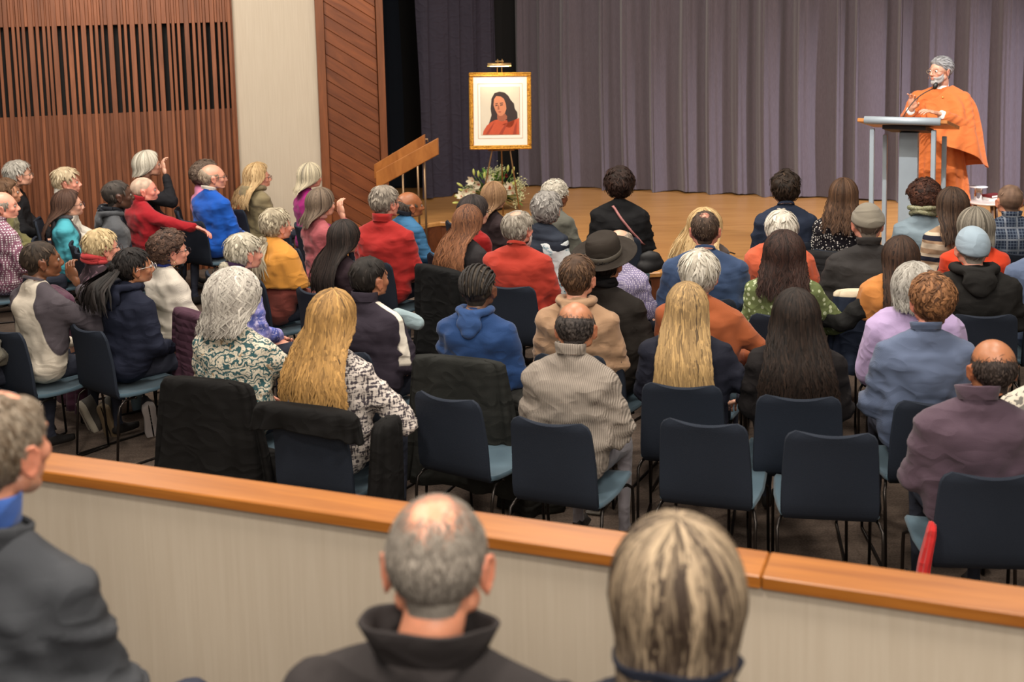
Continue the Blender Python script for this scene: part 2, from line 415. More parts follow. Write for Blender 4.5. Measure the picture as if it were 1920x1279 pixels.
def make_head(fem, voxel):
    V, Q, N = blob(head_prims(fem)+[neck_prim(fem)], voxel, 2 if voxel > .005 else 3)
    # eye sockets
    for s_ in (-1, 1):
        d = np.linalg.norm((V-np.array((s_*.031, .088, .008)))/np.array((1.25, 1, .85)), axis=1)
        V[:, 1] -= .011*np.exp(-(d/.014)**2)
    m = (V[:, 1] > .07) & (abs(V[:, 0]) < .026)
    V[:, 1] -= np.where(m, .004*np.exp(-((V[:, 2]+.0565)/.0018)**2), 0)
    tint = np.ones((len(V), 3))
    lip = np.exp(-((V[:, 2]+.057)/.010)**2-(V[:, 0]/.021)**2)*(V[:, 1] > .07)
    tint *= 1-lip[:, None]*np.array((.05, .38, .32))
    brow = np.exp(-((V[:, 2]-.034)/.005)**2)*(abs(abs(V[:, 0])-.028) < .018)*(V[:, 1] > .05)
    tint *= 1-brow[:, None]*.5
    ck = np.exp(-(((V[:, 2]+.02)/.02)**2+((abs(V[:, 0])-.045)/.02)**2))*(V[:, 1] > .02)
    tint *= 1-ck[:, None]*np.array((0, .12, .10))
    ear = (abs(V[:, 0]) > .077)*(abs(V[:, 1]+.01) < .03)*(abs(V[:, 2]) < .045)
    tint *= 1-ear[:, None]*np.array((0, .14, .14))
    return V, Q, N, tint
HEADS = {(f, hi): make_head(f, .0042 if hi else .0075) for f in (0, 1) for hi in (0, 1)}
def hairline(y):
    return np.interp(y, [-.14, -.06, -.035, -.02, .012, .03, .05, .075, .12], [-.078, -.072, -.05, .012, .014, .03, .055, .07, .095])
def scalp(fem, hi, t, top=None, bald=None, seed=0, clump=.3, tone=.5):
    """shell of hair over the scalp of the head template; t thickness; bald(V)->bool mask of bare skin; returns V,Q,N"""
    V, Q, N, _ = HEADS[(fem, hi)]
    m = V[:, 2]-hairline(V[:, 1])
    ear = (abs(V[:, 0]) > .0755) & (abs(V[:, 1]+.008) < .03) & (V[:, 2] < .03)
    m = np.where(ear, -1, m)
    if bald is not None: m = np.minimum(m, bald(V))
    w_ = sstep(0, .022, m)
    th = t*np.ones(len(V))
    if top is not None: th = t+(top-t)*sstep(.02, .1, V[:, 2])
    nz = 1+clump*wav(V, seed, 90)+clump*.6*wav(V, seed+1, 220)
    W = V+N*(th*w_*nz-.0015*(1-w_))[:, None]
    keep = (m[Q] > -.002).all(1)
    v, q, u = compact(W, Q, keep)
    return v, q, N[u]
def strips(P0, D, L, W, lift, cen, rad, n=5, seed=0, wave=0., droop=0.0, curl=0.):
    """short locks starting at P0 going along D on an ellipsoid-like skull (cen, rad). arrays. returns V,Q,uv,tone"""
    r = np.random.default_rng(seed); k = len(P0); pts = np.zeros((n, k, 3)); p = P0.copy(); d = D.copy()
    f0 = np.linalg.norm((p-cen)/rad, axis=1)
    for i in range(n):
        pts[i] = p
        nrm = (p-cen)/rad**2; nrm /= np.linalg.norm(nrm, axis=1)[:, None]
        d = d-(d*nrm).sum(1)[:, None]*nrm+nrm*.0
        if wave: d = d+np.cross(nrm, d)*(wave*np.sin(i*1.7+r.random(k)*6.28))[:, None]
        if curl: d = d+np.cross(nrm, d)*curl
        d[:, 2] -= droop
        d /= np.linalg.norm(d, axis=1)[:, None]+1e-9
        p = p+d*(L/(n-1))[:, None]
        f = np.linalg.norm((p-cen)/rad, axis=1); tgt = f0+lift*(i+1)/(n-1)
        p = cen+(p-cen)*(tgt/f)[:, None]
    T = np.gradient(pts, axis=0); nr = (pts-cen)/rad**2; nr /= np.linalg.norm(nr, axis=2)[..., None]
    S = np.cross(T, nr); S /= np.linalg.norm(S, axis=2)[..., None]+1e-9
    pr = np.sin(np.linspace(.12, .97, n)*PI)**.6
    w_ = W[None, :, None]*pr[:, None, None]
    A = np.stack([pts-S*w_, pts+nr*w_*.45, pts+S*w_], 2)   # n,k,3,3
    A = A.transpose(1, 0, 2, 3); V = A.reshape(-1, 3)
    I = np.arange(k*n*3).reshape(k, n, 3)
    Q = np.stack([I[:, :-1, :-1], I[:, :-1, 1:], I[:, 1:, 1:], I[:, 1:, :-1]], -1).reshape(-1, 4)
    uv = np.zeros((k, n, 3, 2)); uv[..., 0] = r.random(k)[:, None, None]*7+np.array([-.1, 0, .1]); uv[..., 1] = np.linspace(0, 1, n)[None, :, None]+r.random(k)[:, None, None]
    tone = np.repeat(r.normal(.5, .2, k), n*3)
    return V, Q, uv.reshape(-1, 2), tone
def tangent_down(P, N, crown=np.array((0, -.045, .12))):
    d = P-crown; d[:, 2] -= .3*abs(P[:, 2]-crown[2])+.02
    return d
def hair_short(g, fem, hi, t, top, seed, nl, bald=None, L=.045, W=.006, lift=.03, curl=0., wave=.3, fringe=None, clump=.3, flow=None):
    v, q, N = scalp(fem, hi, t, top, bald, seed, clump)
    uv = np.c_[np.arctan2(v[:, 0], v[:, 1])*1.2, v[:, 2]*6]
    g.add(v, q, None, 0, .42+.25*wav(v, seed+5, 120), uv)
    r = np.random.default_rng(seed); idx = r.integers(0, len(v), nl); P = v[idx]; Nn = N[idx]
    if flow is None: D = tangent_down(P, Nn)
    else: D = np.broadcast_to(np.array(flow, float), P.shape)+.25*tangent_down(P, Nn)/.1
    if curl: D = D*.3+r.normal(size=P.shape)*.15
    V, Q, U, tn = strips(P+Nn*.0005, D, np.full(nl, L)*r.uniform(.6, 1.3, nl), W*r.uniform(.6, 1.3, nl), lift*r.uniform(.2, 1.4, nl), np.array((0, -.018, .02)), np.array((.08, .1, .09)), 6 if not curl else 8, seed, wave, .05, curl)
    g.add(V, Q, None, 0, tn, U)
def hair_fall(g, M, sty, zsh, lean, seed, nl):
    """long hair: continuous sheet from crown over skull, then down the back, with locks over it. body frame."""
    r = np.random.default_rng(seed)
    L = sty.get('L', .3); pf = np.array(sty.get('puff', (1, 1, 1)), float); rad = np.array((.086, .108, .099))*pf
    cen = np.array((0, -.016, .024)); spread = sty.get('spread', .25); wv = sty.get('wave', .006); lam = sty.get('lam', .11); fr = sty.get('front', .92 if L < .16 else 1.05)
    gather = sty.get('gather', 0.); taper = sty.get('taper', .0); dark = sty.get('grad', 0.)
    Mr, Mt = M[:3, :3], M[:3, 3]
    def path(th, n, Lr, off, ph, t0=0.):
        k = len(th); a = np.abs((th+PI) % (2*PI)-PI)
        pm = np.interp(a, [0, .6, fr, 1.45, PI], [.86, .95, 1.35, 1.75, 1.9])
        fall = Lr*sstep(fr-.05, fr+.4, a); cone = 1-sty.get('nape', .10)*sstep(2.0, PI, a)
        arc = pm*.1; tot = arc+fall; t = np.linspace(t0, 1, n)[:, None]*tot[None]
        phi = np.minimum(t, arc)/arc*pm
        wr = sty.get('wroot', 0.)
        rr = rad+off[:, None]
        if wr: th = th[None]+wr*np.sin(2*PI*t/lam+ph)/np.maximum(np.sin(phi), .4)
        e = np.stack([rr[:, 0]*np.sin(phi)*np.sin(th), rr[:, 1]*np.sin(phi)*np.cos(th), rr[:, 2]*np.cos(phi)], -1)+cen
        # nape tuck
        e = e @ Mr.T+Mt
        d = np.maximum(t-arc, 0)
        ex = e[..., 0]; ey = e[..., 1]; ez = e[..., 2]
        z = ez-d; cx = Mt[0]
        zf = np.maximum(ez-zsh, .05); u = np.clip(d/zf, 0, 1); u = u*u*(3-2*u)
        wide = 1+spread*np.minimum(d/.25, 1.2)-gather*np.minimum(d/.15, 1)
        x = cx+(ex-cx)*wide
        yb = -(.126+.050*sstep(zsh+.03, zsh-.1, z))*(1-.14*np.clip(abs(x)/.2, 0, 1)**2)+lean*(z-.5)-off[None]
        y = ey+(yb-ey)*u
        amp = wv*np.clip(d/.08, 0, 1)
        x = x+amp*np.sin(2*PI*d/lam+ph); y = y-abs(amp)*.6*(1+np.cos(2*PI*d/lam+ph*1.3))
        return np.stack([x, y, z], -1), t
    n = 26; th = np.linspace(0, 2*PI, 73)[:-1]
    Lr = L*(1+.12*np.sin(th*7+seed)+.06*np.sin(th*17))
    P, t = path(th, n, Lr, np.full(len(th), 0.), 3.5*np.sin(th*5+seed)+3*np.sin(th*11)+2*np.sin(th*23))
    P = P+(.002*wav(P.reshape(-1, 3), seed, 140)).reshape(P.shape[:2])[..., None]
    if sty.get('lump'):
        ctr_ = np.array([Mt[0], Mt[1], Mt[2]]); dd = P-ctr_; dd /= np.linalg.norm(dd, axis=2)[..., None]; P = P+dd*(sty['lump']*wav(P.reshape(-1, 3), seed+2, 55)).reshape(P.shape[:2])[..., None]
    uv = np.stack([np.repeat(th[None]*1.1, n, 0), t*2], -1)
    tn = .34+dark*np.linspace(0, 1, n)[:, None]+.05*np.sin(th*9+seed)[None]+.12*wav(P.reshape(-1, 3)*np.array((1, 1, .15)), seed, 190).reshape(P.shape[:2])
    g.grid(P, 0, tn, uv, closed=True)
    # locks
    m = 12; th = r.uniform(0, 2*PI, nl); a = np.abs((th+PI) % (2*PI)-PI)
    sel = r.random(nl) < .35+.65*(a > fr-.1); th = th[sel]; k = len(th)
    off = r.uniform(.003, .012, k)+sty.get('lump', 0)*r.uniform(-.3, .8, k); P, t = path(th, m, L*r.uniform(.55, 1.12, k), off, r.normal(0, .9, k)+3.5*np.sin(th*5+seed)+3*np.sin(th*11), .0)
    T = np.gradient(P, axis=0); ctr = np.array([Mt[0], Mt[1]+.0, 0]); nr = P-ctr; nr[..., 2] = 0
    top = sstep(.03, .1, P[..., 2]-Mt[2]); nr[..., 2] = top*.15; nr /= np.linalg.norm(nr, axis=2)[..., None]+1e-9
    S = np.cross(T, nr); S /= np.linalg.norm(S, axis=2)[..., None]+1e-9
    W = sty.get('W', .0055)*r.uniform(.6, 1.4, k); pr = np.minimum(1, np.linspace(.3, 3, m))*np.minimum(1, (1-np.linspace(0, 1, m))*3.2+.08)
    w_ = (W[None]*pr[:, None])[..., None]
    A = np.stack([P-S*w_-nr*w_*.2, P+nr*w_*.5, P+S*w_-nr*w_*.2], 2).transpose(1, 0, 2, 3)
    I = np.arange(k*m*3).reshape(k, m, 3); Q = np.stack([I[:, :-1, :-1], I[:, :-1, 1:], I[:, 1:, 1:], I[:, 1:, :-1]], -1).reshape(-1, 4)
    uv = np.zeros((k, m, 3, 2)); uv[..., 0] = r.random(k)[:, None, None]*7+np.array([-.08, 0, .08]); uv[..., 1] = t.T[:, :, None]*2
    tone = (r.normal(.45, .15, k)[:, None, None]+.05*np.sin(th*9+seed)[:, None, None]+dark*np.linspace(0, 1, m)[None, :, None])*np.ones((k, m, 3))
    g.add(A.reshape(-1, 3), Q, None, 0, tone.ravel(), uv.reshape(-1, 2))
def xform(g, M):
    for i in range(len(g.V)): g.V[i] = g.V[i] @ M[:3, :3].T+M[:3, 3]

def hand_prims(curl=.5, spread=.0, sgn=1):
    P = [EL((0, .048, 0), (.040, .052, .0145)), RC((0, -.035, 0), (0, .02, 0), .027, .03)]
    P[1] = EL((0, .0, 0), (.029, .045, .019))
    for i, (x, L, rr) in enumerate(((-.030, .062, .0078), (-.010, .074, .0085), (.011, .077, .0088), (.031, .068, .0085))):
        p = np.array((x, .088, 0.)); a = 0; yaw = spread*(x/.03)
        for j, f in enumerate((.45, .3, .25)):
            a += curl*(.55, 1.0, .7)[j]
            d = np.array((math.sin(yaw), math.cos(a)*math.cos(yaw), -math.sin(a))); q = p+d*L*f
            P.append(RC(p, q, rr*(1-.07*j), rr*(1-.07*(j+1)))); p = q
    P += [RC((.026, .015, -.004), (.054, .05, -.012), .015, .0115), RC((.054, .05, -.012), (.062, .082, -.02-.01*curl), .011, .0095)]
    if sgn < 0:
        P = [EL(p[1]*np.array((-1, 1, 1)), p[2]) if p[0] == 'E' else RC(p[1]*np.array((-1, 1, 1)), p[2]*np.array((-1, 1, 1)), p[3], p[4]) for p in P]
    return P
HT = {}
def hand(curl, spread, sgn, hi):
    k = (curl, spread, sgn, hi)
    if k not in HT:
        if hi: V, Q, N = blob(hand_prims(curl, spread, sgn), .0035, 2); HT[k] = (V, Q, None)
        else:
            V = []; T = []; n = 0
            for p in hand_prims(curl, spread, sgn): v, f = prim_verts(p, 1); V.append(v); T.append(f+n); n += len(v)
            HT[k] = (np.concatenate(V), None, np.concatenate(T))
    return HT[k]
def frame_from(d, up):
    d = np.array(d, float); d /= np.linalg.norm(d); up = np.array(up, float); x = np.cross(d, up); x /= np.linalg.norm(x)+1e-9; z = np.cross(x, d)
    return np.stack([x, d, z], 1)

def glasses_obj(parent, M, col=(40, 35, 35), r=.0016, rimless=False):
    g = G()
    for s_ in (-1, 1):
        th = np.linspace(0, 2*PI, 17); P = np.stack([s_*.032+.024*np.cos(th), .103-.006*np.cos(th)*s_*np.sign(s_)*0, .006+.018*np.sin(th)], -1) if False else np.stack([s_*.032+.023*np.cos(th), np.full(17, .105)-.10*(np.abs(s_*.032+.023*np.cos(th))**2)*6, .005+.017*np.sin(th)], -1)
        g.tube(P, r, 0, 5, False)
        g.tube([(s_*.055, .088, .012), (s_*.078, .04, .012), (s_*.084, -.01, .01), (s_*.083, -.022, -.005)], r*1.1, 0, 5)
    g.tube([(-.01, .106, .008), (0, .109, .011), (.01, .106, .008)], r, 0, 5)
    return g.obj('glasses', plain('eyewear_metal', col, .3, .3), parent, M=M)

def ring(cx, cy, z, rx, ry, h, t, seed=0, n=36, tiltf=0., flare=0., fold=0.002):
    """upright band around the neck (collar), with thickness. returns grid"""
    th = np.linspace(0, 2*PI, n, endpoint=False)
    prof = [(0, 0), (0, h*.5), (0, h), (-t*.5, h+t*.4), (-t, h), (-t, h*.4), (-t, 0)]
    P = []
    for dr, dz in prof:
        k = dz/h*flare
        rr = fold*np.sin(th*5+seed)*(dz/h)
        P.append(np.stack([cx+(rx+dr+k+rr)*np.cos(th), cy+(ry+dr+k+rr)*np.sin(th), z+dz-tiltf*np.sin(th)*(1) + 0*th], -1))
    return np.array(P)

ARMS = {
 'lap':   dict(L=((-.215, .05, .69), (-.07, .27, .60)), R=((.215, .05, .69), (.07, .27, .60))),
 'knees': dict(L=((-.24, .10, .70), (-.13, .34, .60)), R=((.24, .10, .70), (.13, .34, .60))),
 'cross': dict(L=((-.24, .10, .72), (.08, .22, .74)), R=((.24, .10, .72), (-.08, .24, .71))),
}
NAMES = {}
def person(pid, px, py, label, fem=0, s=None, h=None, body=None, head=None, hp=0., ht=0., base=0., wd=1., top=('plain', (60, 60, 60)), topname='sweater', hair=None, hc=(80, 60, 45), hc2=None,
           sk=(205, 160, 135), arms='lap', legs=(45, 48, 60), lean=0.0, side=0.0, hi=0, glasses=None, extras=(), seed=None, headx=0., folds=1., hs=1.09, chair=True, twist=0.):
    seed = seed or pid*13+5
    if s is not None: P = at_s(px, py, s)
    else: P = at_z(px, py, base+(h or (1.25 if fem else 1.28)))
    if not .5 < P[2]-base-.74 < .62: P = at_z(px, py, base+float(np.clip(P[2]-base, 1.17, 1.36)))
    H = P[2]-base                      # height of the top of the hair above the floor
    by = body if body is not None else math.degrees(math.atan2(4.5-P[0], 13-P[1]))
    hy = head if head is not None else by
    Rb = rotz(-math.radians(by))
    vs = (H-.44)/.84; hw = wd*(.88 if fem else 1.0)
    def zz(z): return .44+(z-.44)*vs
    def warp(v):
        v = v.copy(); v[:, 2] = np.where(v[:, 2] > .44, .44+(v[:, 2]-.44)*vs, v[:, 2])
        k = np.clip(v[:, 2]-.5, 0, 1); v[:, 1] += lean*k; v[:, 0] += side*k; return v
    hz = H-.125*hs; off = np.array((headx+side*(hz-.5), .035+lean*(hz-.5)*1.0, hz))
    base_xy = P[:2]-(Rb @ off)[:2]
    root = empty('person', (base_xy[0], base_xy[1], base), -math.radians(by), label, 'person', None)
    rel = math.radians(by-hy)
    M = np.eye(4); M[:3, :3] = (rotz(rel) @ rotx(math.radians(-hp)) @ roty(math.radians(ht)))*hs; M[:3, 3] = off
    AM = ARMS[arms] if isinstance(arms, str) else {**ARMS['lap'], **arms}
    # torso
    x = hw; nb = np.array((0, -.02, 1.03)); d = wd
    T = [EL((0, 0, .545), (.17*x, .125*d, .105)), EL((0, .005, .69), (.155*x, .118*d, .16)), EL((0, -.008, .85), (.178*x, .118*d, .15)),
         RC((-.125*x, -.012, .935), (.125*x, -.012, .935), .074, .074), RC((0, -.02, 1.012), (-.13*x, -.012, .955), .066, .056), RC((0, -.02, 1.012), (.13*x, -.012, .955), .066, .056)]
    A = []
    for sd, k in ((-1, 'L'), (1, 'R')):
        e, w_ = AM[k][0], AM[k][1]; shd = (sd*.165*x, -.01, .925); e = (e[0]*(x if abs(e[0]) > .15 else 1), e[1], e[2])
        if k in arms if isinstance(arms, dict) else False: shd = AM[k][2] if len(AM[k]) > 2 else shd
        A.append((shd, e, w_))
    T += [RC((-.115*x, -.0, .88), (-.105*x, .0, .60), .088*d, .088*d), RC((.115*x, -.0, .88), (.105*x, .0, .60), .088*d, .088*d), RC((-.10*x, -.045, .90), (.10*x, -.045, .90), .075, .075)]
    U = []
    for shd, e, w_ in A: U += [EL(shd, .068), RC(shd, e, .058, .046), RC(e, w_, .044, .031)]
    legp = []
    for sd in (-1, 1):
        legp += [RC((sd*.085, .02, .53), (sd*.115, .42, .512), .074, .056), RC((sd*.115, .42, .51), (sd*.12, .40, .12), .054, .038), RC((sd*.12, .385, .05), (sd*.13, .53, .04), .042, .034)]
    # body: one continuous mesh: head and neck detail + limbs and trunk
    g = G(); hv, hq, hn, htint = HEADS[(fem, hi)]
    hv2 = hv @ M[:3, :3].T+M[:3, 3]
    # neck verts blend towards the body neck base
    kk = sstep(-.06, -.135, hv[:, 2]); nbw = warp(nb[None])[0]
    tgt = nbw+(hv-np.array((0, -.045, -.17))) @ rotz(rel).T
    tgt[:, 2] = nbw[2]-.02+(hv[:, 2]+.17)
    k2 = 1-.30*sstep(-.13, -.19, hv[:, 2]); tgt[:, 0] = nbw[0]+(tgt[:, 0]-nbw[0])*k2; tgt[:, 1] = nbw[1]+(tgt[:, 1]-nbw[1])*k2
    hv2 = hv2*(1-kk[:, None])+tgt*kk[:, None]
    g.add(hv2, hq, None, 0, tint=htint)
    for s_ in (-1, 1):
        v, f = ICO[2]; e = v*.0108+np.array((s_*.031, .0755, .008)); dirn = v[f].mean(1)[:, 1]
        c_ = np.array((s_*.031, .0755, .008)); fm = np.where(dirn > .93, 4, np.where(dirn > .78, 3, 2))
        for mi in (2, 3, 4): g.add(e @ M[:3, :3].T+M[:3, 3], None, f[fm == mi], mi)
    bv, bq, bn = blob(infl(T, -.02)+infl(U, -.012)+legp, .034 if not hi else .026, 2, warp)
    fc = bv[bq].mean(1); lm = (fc[:, 2] < zz(.60)) & ((fc[:, 1] > -.2) & ((abs(fc[:, 0]) < .22)) & ((fc[:, 2] < .585) | (fc[:, 1] < .14)))
    hand_near = np.zeros(len(fc), bool)
    for shd, e, w_ in A: hand_near |= np.linalg.norm(fc-warp(np.array([w_]))[0], axis=1) < .07
    g.add(bv, bq, None, np.where(fc[:, 2] < .095, 5, np.where(lm & ~hand_near, 1, 0)))
    for i, (shd, e, w_) in enumerate(A):
        spec = arms.get('hand'+'LR'[i]) if isinstance(arms, dict) else None
        ee, ww = warp(np.array([e, w_])); dr = ww-ee; dr /= np.linalg.norm(dr)
        up = (0, 0, 1.)
        hd = hand(.55, 0, 1 if i == 0 else -1, 0); ww = ww+dr*.02
        if spec:
            hd = hand(spec.get('curl', .5), spec.get('spread', .1), spec.get('sgn', 1 if i == 0 else -1), 1); dr = np.array(spec.get('dir', dr)); up = spec.get('up', up)
        Rh = frame_from(dr, up); g.add(hd[0]*.95 @ Rh.T+ww+Rh[:, 1]*.015, hd[1], hd[2], 0)
    ms = skin(sk)
    mats = [ms, cloth('plain', legs), plain('eye_white', (156, 146, 138), .3, nvar=0), plain('iris', (70, 50, 35), .2), plain('pupil', (10, 10, 10), .1), plain('shoe_leather', (30, 28, 28), .5)]
    g.obj('body', mats, root, attrs=True)
    # garment
    sleeve = []
    for shd, e, w_ in A:
        w2 = np.array(e)+(np.array(w_)-np.array(e))*(arms.get('cuff', .97) if isinstance(arms, dict) else .97)
        sleeve += [EL(shd, .072), RC(shd, e, .066, .060), RC(e, w2, .058, .043)]
    vox = .0178 if not hi else .0115
    gv, gq, gn = blob(infl(T, .004)+sleeve, vox, 3 if not hi else 5, warp)
    f1 = np.clip(1-np.abs(wav(gv*np.array((.6, .6, 1.7)), seed, 24, 3))*3.2, -.5, 1)+.6*np.clip(1-np.abs(wav(gv*np.array((1.1, .8, 1.2)), seed+9, 30, 3))*3.2, -.4, 1); f2 = wav(gv, seed+3, 60, 4)
    amt = .0070*folds*(.25+.85*sstep(zz(.97), zz(.72), gv[:, 2])+.5*(abs(gv[:, 0]) > .17*hw))
    # keep small near the seat and the neck
    amt = amt*sstep(.50, .56, gv[:, 2])
    gv = gv+gn*(f1*amt+f2*.0018*folds)[:, None]
    gg = G(); gg.add(gv, gq, None, 0)
    top_m = top if not isinstance(top, tuple) else cloth(*top)
    gg.obj(topname, top_m, root)
    # hair
    if hair: make_hair(root, hair, M, fem, hi, hc, hc2, zz(1.0), lean, seed, s or F/P[1])
    if glasses: glasses_obj(root, M, glasses if isinstance(glasses, tuple) else (40, 35, 35), .0017 if not hi else .0013)
    ctx = dict(gv=gv, root=root, M=M, nb=nbw, warp=warp, hw=hw, top=top_m, zz=zz, seed=seed, lean=lean, by=by, H=H, xy=base_xy, fem=fem, hi=hi, rel=rel, hc=(hc, hc2))
    for ex in extras: ex(ctx)
    NAMES[pid] = ctx
    if chair:
        o = Rb @ np.array((0, -chair_off, 0)); o[2] = 0
        put_chair((base_xy[0]+o[0], base_xy[1]+o[1], base), by, 'dark blue padded chair seating the '+(chair if isinstance(chair, str) else label))
    return ctx
chair_off = -.03

def make_hair(root, hair, M, fem, hi, hc, hc2, zsh, lean, seed, s):
    kind = hair[0]; p = hair[1] if len(hair) > 1 else {}
    g = G(); dn = float(np.clip(s/430, .55, 2.2)); mat = hairmat(hc, hc2)
    if kind in ('long', 'bob'):
        q = dict(p)
        if kind == 'bob': q.setdefault('L', .1); q.setdefault('spread', .02); q.setdefault('gather', .1); q.setdefault('puff', (1.08, 1.05, 1.03))
        hair_fall(g, M, q, zsh, lean, seed, int(q.get('n', 420)*dn*1.35))
        g.obj('hair', mat, root, attrs=True); return
    bald = None; t = p.get('t', .008); tp = p.get('top', t*1.3); nl = int(p.get('n', 260)*dn)
    if kind == 'ring':       # bare crown, hair round the sides and the back
        zb = p.get('zb', .055); yb = p.get('yb', -.04); noise_seed = seed
        def bald(V):
            lim = zb+p.get('back', .03)*sstep(yb, -.11, V[:, 1])-p.get('front', .0)*sstep(.0, .06, V[:, 1])
            return (lim-V[:, 2])+.006*wav(V, noise_seed, 80)
    if kind == 'spot':       # small bare patch at the crown
        def bald(V): return np.linalg.norm((V-np.array(p.get('c', (0, -.06, .105))))/np.array((1, 1, .8)), axis=1)-p.get('r', .034)+.006*wav(V, seed, 80)
    if kind in ('short', 'ring', 'spot', 'curly', 'bun', 'buzz', 'puffy'):
        curl = p.get('curl', 0.)
        if kind == 'curly': curl = p.get('curl', 1.1)
        hair_short(g, fem, hi, t, tp, seed, nl if kind != 'buzz' else nl//3, bald, p.get('L', .04), p.get('W', .0055), p.get('lift', .03), curl, p.get('wave', .3), clump=p.get('clump', .3), flow=p.get('flow'))
    if p.get('sparse'):      # thin scattered hairs over the bare skin next to the hair
        V0, Q0, N0, _ = HEADS[(fem, hi)]; b_ = bald(V0); ok = np.where((b_ < .004) & (b_ > -p.get('sw', .03)) & (V0[:, 2] > .01))[0]
        r = np.random.default_rng(seed+77); pr_ = np.exp(b_[ok]/(p.get('sw', .03)*.45)); idx = r.choice(ok, int(p['sparse']*dn), p=pr_/pr_.sum())
        V, Q, U, tn = strips(V0[idx]+N0[idx]*.0008, tangent_down(V0[idx], N0[idx])+r.normal(0, .03, (len(idx), 3)), np.full(len(idx), .022)*r.uniform(.5, 1.3, len(idx)), np.full(len(idx), .0008), np.full(len(idx), .02), np.array((0, -.018, .02)), np.array((.08, .1, .09)), 4, seed, .3)
        g.add(V, Q, None, 0, tn, U)
    if kind == 'bun':
        c = np.array(p.get('c', (0, -.135, -.03))); r_ = p.get('r', .035)
        v, f = ICO[3]; vv = v*r_*np.array((1, .85, 1))*(1+.06*wav(v, seed, 5)[:, None])+c
        g.add(vv, None, f, 0, .45+.3*wav(v, seed, 8), np.c_[np.arctan2(v[:, 0], v[:, 2]), v[:, 1]])
        r = np.random.default_rng(seed); k = int(60*dn); P0 = c+v[r.integers(0, len(v), k)]*r_*np.array((1, .85, 1))
        D = np.cross(P0-c, np.array((0, 1., 0.)))+r.normal(size=P0.shape)*.01
        V, Q, U, tn = strips(P0, D, np.full(k, .05), np.full(k, .004), r.uniform(.02, .2, k), c, np.array((r_, r_*.85, r_)), 6, seed, .2)
        g.add(V, Q, None, 0, tn, U)
    xform(g, M)
    if kind == 'bun' and p.get('tail'):
        tl = p['tail']; c = M[:3, :3] @ c+M[:3, 3]; r = np.random.default_rng(seed); k = int(tl.get('n', 160)*dn); m = 12
        L = tl['L']*r.uniform(.7, 1.1, k); t_ = np.linspace(0, 1, m)[:, None]
        end = np.array(tl.get('end', (0, -.16, 0)))
        wd_ = tl.get('w', .05); ox = r.normal(0, wd_*.5, k); oy = r.uniform(-.5, 1, k)*wd_*.45
        z = c[2]-L*t_; bl = sstep(0, .5, t_)
        xx = c[0]+ox*(.35+.9*t_)+end[0]*t_+.006*np.sin(t_*9+r.random(k)*6); yy = np.minimum(c[1]+.01, c[1]+0)*(1-bl)+(end[1]+lean*(z-.5))*bl-oy*np.sin(np.clip(t_, .1, 1)*PI*.8)
        P = np.stack([xx, yy, z+0*xx], -1); T = np.gradient(P, axis=0); nr = np.zeros_like(P); nr[..., 1] = -1; nr[..., 0] = np.clip(ox*20, -1, 1); nr /= np.linalg.norm(nr, axis=2)[..., None]
        S = np.cross(T, nr); S /= np.linalg.norm(S, axis=2)[..., None]+1e-9
        w_ = (.008*r.uniform(.6, 1.3, k)[None]*np.minimum(1, (1-t_)*3+.1))[..., None]
        A = np.stack([P-S*w_, P+nr*w_*.5, P+S*w_], 2).transpose(1, 0, 2, 3); I = np.arange(k*m*3).reshape(k, m, 3)
        Q = np.stack([I[:, :-1, :-1], I[:, :-1, 1:], I[:, 1:, 1:], I[:, 1:, :-1]], -1).reshape(-1, 4)
        uv = np.zeros((k, m, 3, 2)); uv[..., 0] = r.random(k)[:, None, None]*7; uv[..., 1] = t_.T[:, :, None]
        g.add(A.reshape(-1, 3), Q, None, 0, np.repeat(r.normal(.5, .2, k), m*3), uv.reshape(-1, 2))
    g.obj('hair', mat, root, attrs=True)
# ---------------------------------------------------------------- clothing extras (children of the person)
def collar(name='collar', h=.03, r=.066, t=.008, flare=.008, tilt=.35, mat=None, dz=.022, fold=.002, dy=-.004):
    def f(c):
        nb = c['nb']; g = G(); R = ring(nb[0], nb[1]+dy, nb[2]+dz, r, r*1.02, h, t, c['seed'], 40, tilt*r, flare, fold); g.grid(R, 0, closed=True)
        g.obj(name, mat if mat is not None else c['top'], c['root'])
    return f
def crew(mat=None): return collar('neckband', .014, .066, .007, -.003, .38, mat, .024, .0005)
def turtleneck(mat=None): return collar('turtleneck', .06, .062, .008, -.004, .25, mat, .015, .002)
def hood(mat=None, big=1.):
    def f(c):
        z = c['nb'][2]+.005; lx = c['nb'][0]; ly = c['nb'][1]+.02
        pts = [(-.055, .05, .0), (-.088, .0, .012), (-.085, -.06, .015), (-.045, -.098, .012), (0, -.11, .01), (.045, -.098, .012), (.085, -.06, .015), (.088, .0, .012), (.055, .05, .0)]
        pts = [np.array((p[0]*big+lx, p[1]*big+ly, p[2]+z)) for p in pts]
        P = [RC(a, b, .026*big, .026*big) for a, b in zip(pts[:-1], pts[1:])]
        P += [EL((lx, ly-.118*big, z-.045), (.085*big, .03*big, .06*big)), EL((lx, ly-.125*big, z-.085), (.05*big, .028*big, .045*big))]
        v, q, n = blob(P, .011, 3); v = v+n*(.004*wav(v*np.array((1, 1, 2)), c['seed'], 45))[:, None]
        g = G(); g.add(v, q); g.obj('hood', mat if mat is not None else c['top'], c['root'])
    return f
